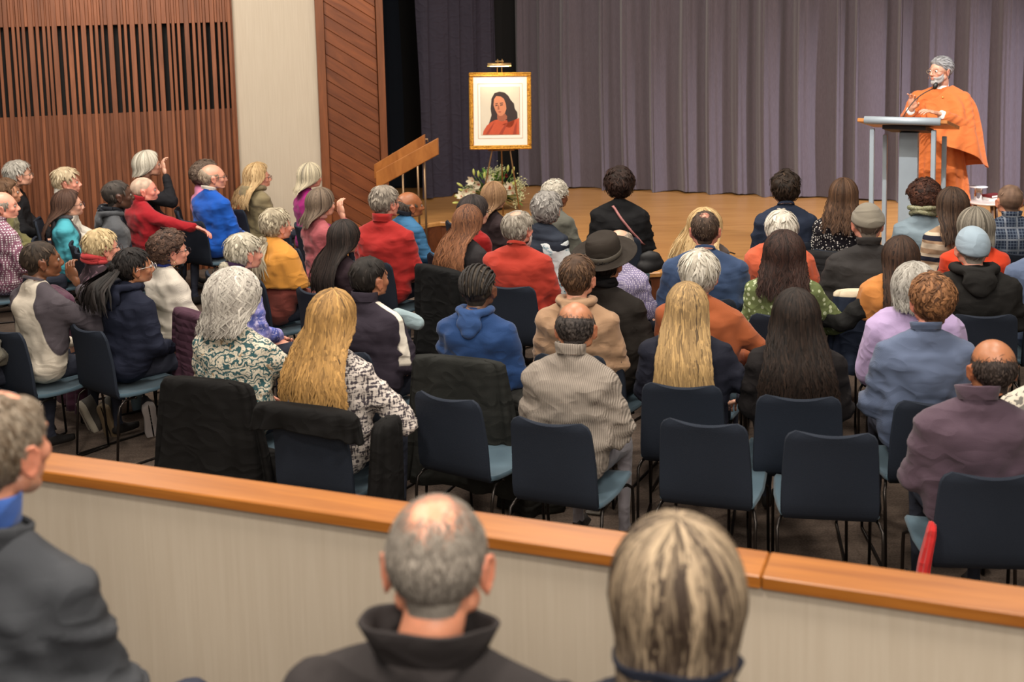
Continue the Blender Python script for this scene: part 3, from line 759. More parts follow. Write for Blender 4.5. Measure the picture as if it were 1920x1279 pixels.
def scarf(mat, h=.05, r=.075, n_=3, name='scarf'):
    def f(c):
        nb = c['nb']; g = G()
        for k in range(n_):
            th = np.linspace(0, 2*PI, 40); rr = r+.006*np.sin(th*3+k*2)+.004*k*(-1)**k
            P = np.stack([nb[0]+rr*np.cos(th), nb[1]+rr*np.sin(th)*1.05, nb[2]+.03+k*h/n_-.25*rr*np.sin(th)+.006*np.sin(th*2+k)], -1); g.tube(P, .019, 0, 10, False)
        g.obj(name, mat, c['root'])
    return f
def beanie(mat, fold=True, deep=1.72, name='beanie', tilt=.25):
    def f(c):
        g = G(); phi = np.concatenate([np.linspace(0, deep, 18), [deep+.02, deep-.06]]); grow = np.concatenate([np.zeros(18), [-.012, -.012]])
        if fold: grow[13:18] += .005
        th = np.arange(40)*2*PI/40; rad = np.array((.088, .112, .103))
        P = np.stack([(rad[0]+grow)[:, None]*np.sin(phi)[:, None]*np.sin(th), (rad[1]+grow)[:, None]*np.sin(phi)[:, None]*np.cos(th), ((rad[2]+grow)*np.cos(phi))[:, None]+0*th], -1)
        P = P.reshape(-1, 3); P = P*(1+.012*wav(P, c['seed'], 30))[:, None]; P = P @ rotx(tilt).T+np.array((0, -.018, .028))
        g.grid(P.reshape(len(phi), 40, 3), 0, closed=True)
        M = c['M']; g.obj(name, mat, c['root'], M=M)
    return f
def fedora(mat, band):
    def f(c):
        R = rotx(.30); o = np.array((0, -.02, .055)); g = G()
        g.lathe([(.001, .095), (.03, .098), (.06, .1), (.078, .088), (.086, .06), (.09, .0), (.088, -.01)], o, 0, 40, 1, 1.2, R)
        g.lathe([(.088, -.004), (.12, -.008), (.15, -.002), (.168, .008), (.17, .004), (.15, -.008), (.12, -.014), (.088, -.01)], o, 0, 40, 1, 1.14, R)
        rt = g.obj('hat', mat, c['root'], M=c['M'])
        g = G(); g.lathe([(.0905, .0), (.0925, .004), (.0915, .024), (.089, .026)], o, 0, 40, 1, 1.2, R); g.obj('hat_band', band, rt, M=c['M'])
    return f
def beard(rgb, t=.012, full=True):
    def f(c):
        V, Q, N, _ = HEADS[(c['fem'], c['hi'])]
        m = np.minimum(-.040-V[:, 2]+.55*np.clip(.075-V[:, 1], 0, .07), V[:, 1]-.012)
        lip = np.exp(-((V[:, 2]+.057)/.012)**2-(V[:, 0]/.022)**2)*(V[:, 1] > .07)
        ear = (abs(V[:, 0]) > .076); m = np.where(ear, -1, m); m = np.minimum(m, V[:, 2]+.135)
        w_ = sstep(0, .018, m)*(1-lip)
        W = V+N*((t*w_*(1+.4*wav(V, c['seed'], 130)))-.0015)[:, None]; keep = (m[Q] > 0).all(1) & (lip[Q].mean(1) < .5)
        v, q, u = compact(W, Q, keep); g = G(); g.add(v, q, None, 0, .5+.3*wav(v, 3, 200)); g.obj('beard', hairmat(rgb), c['root'], attrs=True, M=c['M'])
    return f
def shawl(mat, zmin=.80, grow=.016, name='shawl', arms_=True, slope=.0, fold=.008):
    def f(c):
        x = c['hw']
        P = [EL((0, -.008, .85), (.19*x, .13, .16)), RC((-.135*x, -.012, .94), (.135*x, -.012, .94), .085, .085), RC((0, -.02, 1.02), (-.14*x, -.012, .96), .066, .07), RC((0, -.02, 1.02), (.14*x, -.012, .96), .066, .07)]
        P += [RC((-.115*x, -.0, .88), (-.105*x, .0, .60), .092, .092), RC((.115*x, -.0, .88), (.105*x, .0, .60), .092, .092), RC((-.10*x, -.045, .90), (.10*x, -.045, .90), .08, .08), EL((0, .0, .55), (.17*x, .13, .1))]
        for sd in (-1, 1): P += [RC((sd*.165*x, -.01, .93), (sd*.215*x, .06, .69), .078, .075), RC((sd*.215*x, .06, .69), (sd*.12, .24, .64), .065, .05)]
        P += [EL((0, .0, .68), (.18*x, .135, .17))]
        v, q, n = blob(infl(P, grow+.002), .0165, 3, c['warp'])
        f1 = 1-np.abs(wav(v*np.array((1.6, 1.6, .25)), c['seed']+8, 40, 4))*1.7
        v = v+n*(f1*fold)[:, None]; fc = v[q].mean(1)
        lim = c['zz'](zmin)+slope*fc[:, 0]+.012*wav(fc, 5, 14); v, q, u = compact(v, q, fc[:, 2] > lim)
        g = G(); g.add(v, q); o = g.obj(name, mat, c['root']); m = o.modifiers.new('t', 'SOLIDIFY'); m.thickness = .004
    return f
def strap(mat, p0, p1, back=-.15, w_=.018, name='strap', z1=None):
    def f(c):
        n = 14; t = np.linspace(0, 1, n)[:, None]; P = np.array(p0)*(1-t)+np.array(p1)*t
        P = c['warp'](P); gv = c['gv']
        for i in range(n):
            k = np.hypot(gv[:, 0]-P[i, 0], gv[:, 2]-P[i, 2]) < .022
            if k.any(): P[i, 1] = gv[k, 1].min()-.004
        g = G(); dx = np.array((1, 0, .4)); dx /= np.linalg.norm(dx)
        A = np.stack([P-dx*w_/2, P+np.array((0, -.004, 0)), P+dx*w_/2], 1); g.grid(A); o = g.obj(name, mat, c['root']); m = o.modifiers.new('t', 'SOLIDIFY'); m.thickness = .003
    return f
def earring(side=1):
    def f(c):
        g = G(); th = np.linspace(0, 2*PI, 15); g.tube(np.stack([side*.084+.0*th, -.012+.012*np.cos(th), -.055+.013*np.sin(th)], -1), .0013, 0, 5, False); g.obj('earring', plain('earring_metal', (220, 200, 150), .2, 1), c['root'], M=c['M'])
    return f
def headbox(name, mat, fn):
    def f(c):
        g = G(); fn(g); g.obj(name, mat, c['root'], M=c['M'], attrs=True)
    return f
def vest(mat, name='vest'):
    def f(c):
        x = c['hw']; P = [EL((0, 0, .56), (.17*x, .125, .11)), EL((0, .005, .69), (.155*x, .118, .16)), EL((0, -.008, .85), (.185*x, .122, .155)), RC((-.135*x, -.012, .94), (.135*x, -.012, .94), .082, .082), RC((0, -.02, 1.015), (-.14*x, -.012, .955), .068, .066), RC((0, -.02, 1.015), (.14*x, -.012, .955), .068, .066)]
        v, q, n = blob(infl(P, .014), .018, 3, c['warp']); v = v+n*(.004*np.sin(v[:, 2]*95))[:, None]; g = G(); g.add(v, q); g.obj(name, mat, c['root'])
    return f
# ---------------------------------------------------------------- chairs
def slab(g, P, t, m=0):
    P = np.asarray(P, float); du = np.gradient(P, axis=1); dv = np.gradient(P, axis=0); n = np.cross(du, dv); n /= np.linalg.norm(n, axis=2)[..., None]+1e-9
    B = P-n*t; top = P; g.grid(top, m); g.grid(B[:, ::-1], m)
    loop = lambda A: np.concatenate([A[0, :-1], A[:-1, -1], A[-1, :0:-1], A[:0:-1, 0]])
    a, b = loop(top), loop(B); mid = (a+b)/2; out = mid-P.reshape(-1, 3).mean(0); nn = np.concatenate([n[0, :-1], n[:-1, -1], n[-1, :0:-1], n[:0:-1, 0]])
    out -= (out*nn).sum(1)[:, None]*nn; out /= np.linalg.norm(out, axis=1)[:, None]
    g.grid(np.stack([b, mid+out*t*.4, a], 0)[:, :], m, closed=True)
def chair_proto():
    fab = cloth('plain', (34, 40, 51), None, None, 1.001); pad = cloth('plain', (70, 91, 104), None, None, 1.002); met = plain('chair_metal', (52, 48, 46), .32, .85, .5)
    root = empty('audience_chair', (0, 0, 0))
    u = np.linspace(-1, 1, 13)
    prof = [(-.165, .418), (-.195, .43), (-.215, .455), (-.228, .50), (-.24, .56), (-.252, .63), (-.264, .70), (-.277, .77), (-.283, .79), (-.287, .805), (-.29, .815)]
    P = []
    for i, (y, z) in enumerate(prof):
        hw = np.interp(z, [.41, .46, .815], [.182, .20, .180]); e = max(0, (z-.775)/.04); hw = hw-.04*(1-math.sqrt(max(0, 1-min(e, 1)**2)))
        P.append(np.stack([u*hw, y+.028*u**2*np.interp(z, [.42, .6, .815], [0, 1, 1.1]), np.full(13, z)], -1))
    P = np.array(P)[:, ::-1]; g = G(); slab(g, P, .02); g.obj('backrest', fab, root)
    prof = [(-.20, .440), (-.16, .431), (-.08, .426), (.02, .426), (.12, .432), (.19, .436), (.225, .432), (.243, .412), (.248, .395)]
    P = []
    for i, (y, z) in enumerate(prof):
        hw = np.interp(y, [-.2, .0, .25], [.20, .215, .205]); e = max(0, (y-.20)/.05); hw -= .035*(1-math.sqrt(max(0, 1-min(e, 1)**2)))
        P.append(np.stack([u*hw, np.full(13, y), z+.008*u**4], -1))
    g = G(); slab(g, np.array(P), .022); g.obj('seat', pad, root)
    def tb(name, pts, par=root): g = G(); g.tube(pts, .0075, 0, 8); return g.obj(name, met, par)
    for s_ in (-1, 1):
        x = s_*.218
        tb('leg', [(s_*.185, -.10, .400), (s_*.205, -.185, .40), (x, -.222, .375), (x, -.235, .33), (x, -.262, .012)])
        tb('leg', [(s_*.185, .13, .395), (s_*.205, .17, .392), (x, .20, .37), (x, .208, .33), (x, .228, .012)])
        tb('runner', [(x, -.262, .012), (x, -.25, .008), (x, .215, .008), (x, .228, .012)])
    for y in (-.10, .13): tb('cross_bar', [(-.20, y, .398), (.20, y, .398)])
    return root
PROTO = [None]; CHAIRS = []
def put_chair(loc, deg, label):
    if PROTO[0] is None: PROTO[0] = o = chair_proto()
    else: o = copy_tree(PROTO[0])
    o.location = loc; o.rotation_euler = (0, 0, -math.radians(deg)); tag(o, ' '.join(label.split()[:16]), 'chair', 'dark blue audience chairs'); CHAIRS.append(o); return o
def coat_on(loc, deg, label, mat, z0=.84, drop=.25, w0=.235, w1=.28, d0=.045, d1=.10, seed=0, name='coat', fold=.015, skew=0., wdt=1., front=True):
    """coat hung over a chair back: closed top, falls behind and in front of the backrest, open at the hem"""
    root_loc = (loc[0], loc[1], loc[2] if len(loc) > 2 else 0); g = G(); n = 64; th = np.arange(n)*2*PI/n; rings = []
    zs = np.concatenate([[z0+.012, z0+.012, z0+.004], np.linspace(z0-.02, drop, 16)]); r = np.random.default_rng(seed)
    ph = r.random(6)*6.28
    for i, z in enumerate(zs):
        t = max(0, (z0-z)/(z0-drop)); w_ = (w0+(w1-w0)*t)*wdt; d_ = d0+(d1-d0)*t; sc_ = (.02, .7, .93)[i] if i < 3 else 1
        c_ = np.sign(np.cos(th))*abs(np.cos(th))**.6; s_ = np.sign(np.sin(th))*abs(np.sin(th))**.8
        f = fold*(.15+t)*(np.sin(th*9+ph[0]+3*t)+.7*np.sin(th*14+ph[1])+.6*np.sin(th*5+ph[2]-2*t))
        yc = np.interp(z, [0, .45, .85], [-.235, -.235, -.280])-.01*t
        fr = np.where(s_ > 0, .55, 1.0) # front side hugs the backrest
        rings.append(np.stack([(w_*c_+f*.6*c_+skew*t)*sc_, yc+(d_*s_*fr-f*(s_ < .2))*sc_, z-.02*np.sin(th*2+ph[3])*t+.012*np.cos(th*3+ph[4])*(i > 2)*(1-t)+0*th], -1))
    R = np.array(rings)
    if front:   # in front of the backrest the coat ends above the seat
        zz_ = R[..., 2]; m = (np.sin(th) > .15)[None]*(zz_ < .50); R[..., 2] = np.where(m, np.maximum(zz_, .50), zz_)
    g.grid(R, 0, closed=True); o = g.obj(name, mat, None, loc=root_loc, rz=-math.radians(deg)); m = o.modifiers.new('t', 'SOLIDIFY'); m.thickness = .006
    return tag(o, label, 'coat')
# ---------------------------------------------------------------- the setting
ST = .33                                   # stage height
def struct(o, label=None): o['kind'] = 'structure'; return tag(o, label) if label else o
# floor of the hall (carpet) and raised rear platform
t = NT('carpet'); v = t.coord(); a = t.noise(v, 5, 4); b_ = t.noise(v, 90, 3); vst = t.coord('Object', (1.5, 14, 1)); c_ = t.noise(vst, 2, 3)
t.col(t.mix(t.ramp(t.math('ADD', t.math('ADD', t.math('MULTIPLY', a, .6), t.math('MULTIPLY', b_, .7)), t.math('MULTIPLY', c_, .35)), .55, 1.1), lin((62, 53, 48)), lin((112, 98, 88))))
t.b.inputs['Roughness'].default_value = .95; t.b.inputs['Specular IOR Level'].default_value = .1; t.bump(t.noise(v, 500, 2), .5, .004)
carpet = t.m
g = G(); g.box((0, 7.0, -.05), (22, 20, .1)); struct(g.obj('floor', carpet, smooth=False))
# parapet: runs through these two points under the cap
PA = at_z(100, 848, 1.28); PB = at_z(1920, 1100, 1.28); pd = (PB-PA)[:2]; pd /= np.linalg.norm(pd); pn = np.array((-pd[1], pd[0])); pang = math.atan2(pd[1], pd[0])
A0 = PA[:2]-pd*2.2; LEN = 8.2; R3 = rotz(pang)
beige = NT('beige_fabric_wall'); v = beige.coord(); vv = beige.coord('Object', (30, 30, 1))
beige.col(beige.mix(beige.noise(vv, 3, 4), lin((178, 164, 144)), lin((196, 184, 166)))); beige.b.inputs['Roughness'].default_value = .9; beige.bump(beige.noise(v, 420, 2), .35, .002)
CAPW = .135
mid = A0+pd*LEN/2-pn*(CAPW/2)
g = G(); g.box((0, 0, .625), (LEN, .10, 1.25), bev=.003); o = g.obj('wall_parapet', beige.m, smooth=False, loc=(mid[0], mid[1], 0), rz=pang); struct(o)
capm = wood('oak_cap_rail', (168, 104, 38), (134, 76, 22), (1.2, 14, 30), .35, .1)
cap = empty('cap_rail', (mid[0], mid[1], 0), pang, 'long orange-brown oak cap rail topping the low beige parapet', 'rail')
joint = at_z(1442, 1040, 1.28); jx = float((joint[:2]-mid) @ pd); jx0 = jx-2.44
for x0, x1 in ((-LEN/2, jx0), (jx0, jx), (jx, LEN/2)):
    g = G(); g.box(((x0+x1)/2, 0, 1.263), (x1-x0-.002, CAPW, .034), bev=.004); g.obj('rail_board', capm, cap, smooth=False)
g = G(); q = A0-pn*(CAPW+.0); g.box((0, -2.2, .275), (LEN, 4.28, .55)); struct(g.obj('floor_rear_platform', carpet, smooth=False, loc=(mid[0]-pn[0]*.05, mid[1]-pn[1]*.05, 0), rz=pang))
PLAT = .55
# ---- left splayed wall: origin W0 at the proscenium end, along direction wd towards the left, u in metres
W0 = at_y(720, 200, 12.75)[:2]; wdv = np.array((-.97, -.245)); wdv /= np.linalg.norm(wdv); wn = np.array((-wdv[1], wdv[0])); wn = wn if wn[1] < 0 else -wn  # towards the camera
def wall_u(px, py=200):
    d = ray(px, py); # CAM + t d on the wall plane
    A = np.array([[wdv[0], -d[0]], [wdv[1], -d[1]]]); u, t_ = np.linalg.solve(A, -W0+CAM[:2]); return u
def wz(px, py): d = ray(px, py); A = np.array([[wdv[0], -d[0]], [wdv[1], -d[1]]]); u, t_ = np.linalg.solve(A, -W0+CAM[:2]); return CAM[2]+t_*d[2]
wang = math.atan2(-wdv[1], -wdv[0])       # local +x runs from left to the proscenium
def wl(u, n_=0, z=0): p = W0+wdv*u+wn*n_; return (p[0], p[1], z)
def wbox(name, u0, u1, z0, z1, n0, n1, m, parent, bev=.002):
    g = G(); g.box((-(u0+u1)/2, -(n0+n1)/2, (z0+z1)/2), (abs(u1-u0), abs(n1-n0), z1-z0), bev=bev); return g.obj(name, m, parent, smooth=False)
HT_ = 5.2
uP = wall_u(598); uB = wall_u(440); uE = wall_u(-160)
wallL = empty('wall_left', wl(0), wang); struct(wallL)
wbox('plaster', uP, uB, 0, HT_, -.12, -.02, beige.m, wallL)
wbox('backing', -.02, uP, 0, HT_, -.12, -.05, plain('dark_backing', (30, 22, 18), .9), wallL)
wbox('plaster', uE, uE+5, 0, HT_, -.12, -.02, beige.m, wallL)
# diagonal tongue and groove planks
pw = wood('red_oak_plank', (138, 78, 42), (98, 50, 24), (1.3, 9, 9), .42, .2)
zt = wz(660, 20); slope = math.tan(math.radians(33)); th_ = math.atan(slope)
u_l, u_r = uP-.09, .06     # panel between the trims
def clip(poly, f):
    out = []
    for i in range(len(poly)):
        a, b = poly[i], poly[(i+1) % len(poly)]; fa, fb = f(a), f(b)
        if fa >= 0: out.append(a)
        if fa*fb < 0: out.append(a+(b-a)*(fa/(fa-fb)))
    return out
pitch = .115; step = pitch/math.cos(th_); panel = empty('plank_panel', (0, 0, 0)); panel.parent = wallL
k = 0; zoff = 0
for i in range(-8, 46):
    zc0 = i*step            # lower edge height on the left side
    poly = [np.array(p, float) for p in ((-u_l, zc0+.002), (-u_r, zc0+.002-slope*(u_l-u_r)), (-u_r, zc0+step-.002-slope*(u_l-u_r)), (-u_l, zc0+step-.002))]
    poly = clip(poly, lambda p: p[1]); 
    if len(poly) < 3: continue
    poly = clip(poly, lambda p: HT_-p[1])
    if len(poly) < 3: continue
    n = len(poly); P = np.array(poly); cen = P.mean(0); Rr = np.array([[math.cos(th_), math.sin(th_)], [-math.sin(th_), math.cos(th_)]]); L2 = (P-cen) @ Rr
    inn = L2*(1-.004/np.maximum(np.abs(L2), .02))
    V = [(x, .0, z) for x, z in L2]+[(x, -.012, z) for x, z in L2]+[(x, -.016, z) for x, z in inn]
    g = G(); fq = []; ft = []
    for j in range(n): jj = (j+1) % n; fq += [[j, jj, n+jj, n+j], [n+j, n+jj, 2*n+jj, 2*n+j]]
    for j in range(1, n-1): ft.append([2*n, 2*n+j, 2*n+j+1])
    g.add(V, fq, ft); o = g.obj('plank', pw, panel, smooth=False); o.location = (cen[0], .02, cen[1]); o.rotation_euler = (0, th_, 0)
trimw = wood('oak_trim', (140, 82, 48), (104, 58, 30), (8, 8, 1.2), .4, .1)
wbox('trim', uP+.0, uP-.085, 0, HT_, -.03, .03, trimw, wallL); wbox('trim', .055, -.02, 0, HT_, -.03, .03, trimw, wallL)
# slat screen
slat_m = wood('slat_wood', (146, 88, 56), (110, 62, 36), (14, 14, 1.1), .5, .22); solid_m = wood('screen_board', (136, 80, 50), (98, 54, 30), (14, 14, 1.1), .55, .18); black = plain('black_void', (10, 9, 9), .95, nvar=0)
z_hi = wz(230, 46); z_lo = wz(230, 212)
scr = empty('slat_screen', (0, 0, 0)); scr.parent = wallL
wbox('backing', uB, uE, 0, HT_, -.13, -.06, black, wallL)
wbox('lower_board', uB+.002, uE, 0, z_lo, -.06, -.022, solid_m, wallL)
xs = [441, 428, 418, 406, 391, 381, 371, 358, 343, 333, 324, 307, 296, 282, 271, 257, 244, 233, 216, 201, 190, 180, 166, 152, 140, 128, 112, 101, 92, 80, 68, 54, 44, 35, 22, 8, -4, -16, -30, -44, -58, -72, -86, -100, -116, -130]
wide = {433, 406, 358, 307, 282, 257, 216, 166, 140, 112, 68, 22, -30, -72}
rs = random.Random(3)
us = []
for px in xs:
    uu = wall_u(px); w_ = .047 if px in wide else .029; us.append((uu, w_))
    w_ = w_*rs.uniform(.92, 1.08); g = G(); g.box((0, 0, HT_/2), (w_, .014, HT_), bev=.003); o = g.obj('slat', slat_m, scr, smooth=False); o.location = (-uu, -.008-.004*rs.random(), 0)
# close-set boards between the slats above the grille
for (ua, wa), (ub, wb) in zip(us[:-1], us[1:]):
    a_, b__ = ua+wa/2+.002, ub-wb/2-.002
    g = G(); g.box((0, 0, (z_hi+HT_)/2), (b__-a_, .02, HT_-z_hi), bev=.002); o = g.obj('board', slat_m, scr, smooth=False); o.location = (-(a_+b__)/2, -.008-.006*rs.random(), 0)
wbox('trim', uB-.0, uB+.03, 0, HT_, -.03, .06, trimw, wallL)
# ---------------------------------------------------------------- stage
stw = NT('stage_floor_wood'); v = stw.coord('Object', (1.0, 22, 1), (0, 0, .42)); vv = stw.coord('Object', (1, 1, 1), (0, 0, .42))
br = stw.n('ShaderNodeTexNoise'); n1 = stw.noise(v, 1.6, 5, .3); n2 = stw.noise(v, 6, 3)
c_ = stw.mix(stw.ramp(n1, .3, .7), lin((176, 122, 66)), lin((206, 154, 92))); c_ = stw.mix(stw.math('MULTIPLY', n2, .25), c_, lin((120, 72, 34)))
stw.col(c_); stw.b.inputs['Roughness'].default_value = .33; stw.bump(n2, .08, .001)
e1 = at_z(850, 416, ST)[:2]; e2 = at_z(1396, 489, ST)[:2]
edge = [(-3.2, 12.9), (-1.55, 12.25), tuple(e1), (.3, 10.85), (1.1, 10.15), tuple(e2), (2.6, 9.35), (3.6, 9.15), (4.6, 8.95), (6.0, 8.8), (8.0, 8.75)]
# smooth the edge a little
def cr(P, n=6):
    P = np.array(P, float); out = []
    for i in range(len(P)-1):
        p0, p1, p2, p3 = P[max(i-1, 0)], P[i], P[i+1], P[min(i+2, len(P)-1)]
        for t_ in np.linspace(0, 1, n, endpoint=False): out.append(.5*((2*p1)+(-p0+p2)*t_+(2*p0-5*p1+4*p2-p3)*t_**2+(-p0+3*p1-3*p2+p3)*t_**3))
    return np.array(out+[P[-1]])
ed = cr(edge); back = ed.copy(); back[:, 1] = 15.5
g = G(); z1 = np.full(len(ed), ST); 
def z3(p, z): return np.c_[p, np.full(len(p), z)]
ins = ed+np.array((.02, .03))
g.grid(np.stack([z3(back, ST), z3(ins, ST), z3(ed+np.array((.0, .008)), ST-.004), z3(ed, ST-.015), z3(ed, ST-.045), z3(ed+np.array((.015, .02)), ST-.05)], 0)); 
struct(g.obj('floor_stage', stw.m, smooth=False))
g = G(); fr = ed+np.array((.015, .02)); g.grid(np.stack([z3(fr, ST-.045), z3(fr, 0)], 0)); struct(g.obj('wall_stage_front', wood('stage_front_wood', (120, 66, 32), (84, 42, 20), (6, 6, 6), .5, .0), smooth=False))
g = G(); o1 = ed+np.array((.10, .15)); g.grid(np.stack([z3(o1+np.array((.006, .009)), ST+.0012), z3(o1, ST+.0012)], 0)); struct(g.obj('trim_3', plain('joint_line', (58, 36, 22), .8), smooth=False))  # thin dark strip drawing the floor joint along the stage edge
bl = NT('curtain_velour'); v = bl.coord('Object', (40, 40, 6)); vv = bl.coord()
bl.col(bl.mix(bl.noise(v, 3, 3), lin((76, 67, 73)), lin((102, 93, 102)))); bl.b.inputs['Roughness'].default_value = .9; bl.b.inputs['Sheen Weight'].default_value = .35; bl.bump(bl.noise(vv, 300, 2), .4, .003)
def curtain(name, pts, z0, z1, seed, m, label, amp=.09, lam=.34, nz=26):
    P = np.array(pts, float); d = np.linalg.norm(np.diff(P, axis=0), axis=1); s_ = np.r_[0, np.cumsum(d)]; L = s_[-1]; n = int(L/.014); u = np.linspace(0, L, n)
    x = np.interp(u, s_, P[:, 0]); y = np.interp(u, s_, P[:, 1]); tx = np.gradient(x); ty = np.gradient(y); l = np.hypot(tx, ty); nx, ny = ty/l, -tx/l
    r = np.random.default_rng(seed); du = np.interp(u, np.linspace(0, L, int(L/.3)+3), r.normal(0, .055, int(L/.3)+3)); zs = np.linspace(z0, z1, nz); rows = []
    am = np.interp(u, np.linspace(0, L, int(L/.5)+3), r.uniform(.55, 1.25, int(L/.5)+3))
    for z in zs:
        k = (z-z0)/(z1-z0); ph = (u+du+.015*math.sin(z*1.3))*2*PI/lam
        f = amp*am*(np.sin(ph)+.28*np.sin(2*ph+.6+k)+.16*np.sin(3.1*ph+seed)+.10*np.sin(5.3*ph+2*k+z))
        lt = .35*amp*am*np.cos(ph)
        hem = .012*np.sin(ph*.5+1)*(1-min(1, k*8))
        rows.append(np.stack([x+nx*f+tx/l*lt, y+ny*f+ty/l*lt, np.full(n, z)+hem], -1))
    g = G(); g.grid(np.array(rows)); o = g.obj(name, m, None); return tag(o, label, 'curtain')
c0 = at_z(965, 349, ST)[:2]; c1 = at_z(1000, 348, ST)[:2]; c2 = at_z(1560, 372, ST)[:2]; dc = (c2-c1)/np.linalg.norm(c2-c1)
curtain('stage_curtain', [c0+dc*.02, c2+dc*5.2], ST+.015, 5.0, 4, bl.m, 'wide grey-violet pleated main curtain closed behind the lectern', .085, .36)
bl2 = cloth('fleece', (62, 58, 70))
l0 = at_z(800, 376, ST)[:2]; l1 = at_z(938, 349, ST)[:2]
curtain('stage_curtain', [l0-(l1-l0)*.02, l1], ST+.015, 5.0, 9, bl2, 'narrow dark pleated side curtain behind the easel and the wooden handrail', .05, .3)
blk = plain('black_drape', (14, 14, 17), .95, nvar=.1)
m0 = at_z(700, 372, ST)[:2]; m1 = at_z(800, 362, ST)[:2]
curtain('masking_drape', [(m0[0]-.6, m0[1]+.5), (m1[0]+.2, m1[1]+.75)], ST+.01, 5.0, 2, plain('navy_drape', (18, 26, 38), .95), 'dark navy masking drape beside the diagonal wood panelling', .03, .5)
bb = at_z(950, 345, ST)[:2]
curtain('masking_drape', [(bb[0]-1.2, bb[1]+1.0), (bb[0]+1.2, bb[1]+.75)], ST+.01, 5.0, 3, blk, 'black masking drape showing in the gap between the two grey curtains', .03, .5)
g = G(); g.box((2, 15.6, 2.6), (14, .1, 5.2)); struct(g.obj('wall_back', black, smooth=False))
g = G(); g.box((9.05, 9, 2.6), (.1, 13.4, 5.2)); struct(g.obj('wall_right', beige.m, smooth=False))
# ---- stair handrail
rw = wood('oak_handrail', (184, 118, 58), (146, 86, 36), (2, 20, 2), .4, .05)
rp0 = at_y(706, 338, 11.75); rp1 = at_y(822, 274, 11.60)
rail = empty('handrail', (rp0[0], rp0[1], 0), 0, 'sloping oak handrail on thin metal posts beside the stage steps', 'handrail')
pst = plain('brass_post', (150, 122, 92), .4, .6)
def beam(name, p, q_, h, th__, m, parent, org):
    p = np.array(p)-org; q_ = np.array(q_)-org; d = q_-p; L = np.linalg.norm(d); d /= L; up = np.array((0, 0, 1.)); sd = np.cross(d, up); sd /= np.linalg.norm(sd); up2 = np.array((0, 0, 1.))
    g = G(); V = []
    for a in (p, q_):
        for i, j in ((-1, -1), (1, -1), (1, 1), (-1, 1)): V.append(a+sd*i*th__/2+up2*j*h/2)
    g.add(V, [[0, 1, 2, 3], [7, 6, 5, 4], [0, 4, 5, 1], [1, 5, 6, 2], [2, 6, 7, 3], [3, 7, 4, 0]]); o = g.obj(name, m, parent, smooth=False); b = o.modifiers.new('b', 'BEVEL'); b.width = .006; b.segments = 2; return o
org = np.array((rp0[0], rp0[1], 0))
beam('rail_board', rp0, rp1, .165, .035, rw, rail, org)
r2 = np.array((-.05, .30, .045)); beam('rail_board', rp0+r2, rp1+r2+np.array((-.1, 0, -.03)), .15, .035, rw, rail, org)
for px, base in ((778, ST), (795, ST)):
    p = at_y(px, 300, 11.66); t_ = (p[0]-rp0[0])/(rp1[0]-rp0[0]); zt_ = rp0[2]+(rp1[2]-rp0[2])*t_
    g = G(); g.tube([(p[0]-org[0], p[1]-org[1]+(.3 if px == 778 else .02), base), (p[0]-org[0], p[1]-org[1]+(.3 if px == 778 else .02), zt_)], .011, 0, 8); g.obj('post', pst, rail)
p = at_y(748, 300, 11.7); g = G(); g.tube([(p[0]-org[0], .3, 0), (p[0]-org[0], .3, 1.0)], .011, 0, 8); g.obj('post', pst, rail)
for px in (735, 783):
    p = at_y(px, 305, 11.95); t_ = (p[0]-rp0[0])/(rp1[0]-rp0[0]); zt_ = rp0[2]+(rp1[2]-rp0[2])*t_+.12
    g = G(); g.tube([(p[0]-org[0], .30, zt_-.06), (p[0]-org[0], .30, zt_+.03), (p[0]-org[0]+.10, .30, zt_+.03), (p[0]-org[0]+.10, .30, zt_)], .01, 0, 6); g.obj('bracket', pst, rail)
# three steps up to the stage under the rail
for i in range(2):
    g = G(); g.box((-1.72+.0*i, 11.55+.28*i, .067*(i+1)), (.9, .29, .133*(i+1))); o = g.obj('trim_%d' % (i+1), stw.m, smooth=False); struct(o)
# ---------------------------------------------------------------- easel, portrait, flowers
ez = 12.72; pc = at_y(938, 208, ez); pxm = ez*1.0
gold = NT('gilt_moulding'); v = gold.coord(); nz = gold.noise(v, 70, 3, 1); gold.col(gold.mix(gold.ramp(nz, .35, .65), lin((150, 98, 26)), lin((226, 168, 66)))); gold.b.inputs['Roughness'].default_value = .35; gold.b.inputs['Metallic'].default_value = .65; gold.bump(nz, .8, .006)
W_ = 119/F*ez/1.0*.985; H_ = 147/F*ez*.985; ang = .02
pr = empty('framed_portrait', (pc[0], pc[1], pc[2]), 0, 'gilt framed portrait of a long haired figure in orange on the easel', 'picture'); pr.rotation_euler = (math.radians(-4), math.radians(1.2), math.radians(6))
fw = .045
for (c, sz) in (((0, 0, H_/2-fw/2), (W_, .04, fw)), ((0, 0, -H_/2+fw/2), (W_, .04, fw)), ((-W_/2+fw/2, 0, 0), (fw, .04, H_-2*fw)), ((W_/2-fw/2, 0, 0), (fw, .04, H_-2*fw))):
    g = G(); g.box(c, sz, bev=.008); d = np.array(c); s2 = np.array(sz).copy(); ax = 0 if sz[0] > sz[2] else 2
    s3 = np.array(sz, float); s3[1] = .012; s3[2-ax] = .014; c3 = np.array(c, float); c3[1] = -.024; c3[2-ax] = c[2-ax]+math.copysign(.013, c[2-ax]); g.box(c3, s3, bev=.005)
    g.obj('frame_side', gold.m, pr, smooth=False)
mat_w = plain('mat_board', (236, 226, 214), .8, nvar=.02); line = plain('mat_line', (176, 140, 92), .7, nvar=0)
iw, ih = W_-2*fw, H_-2*fw
g = G(); g.box((0, .002, 0), (iw, .01, ih), 0)
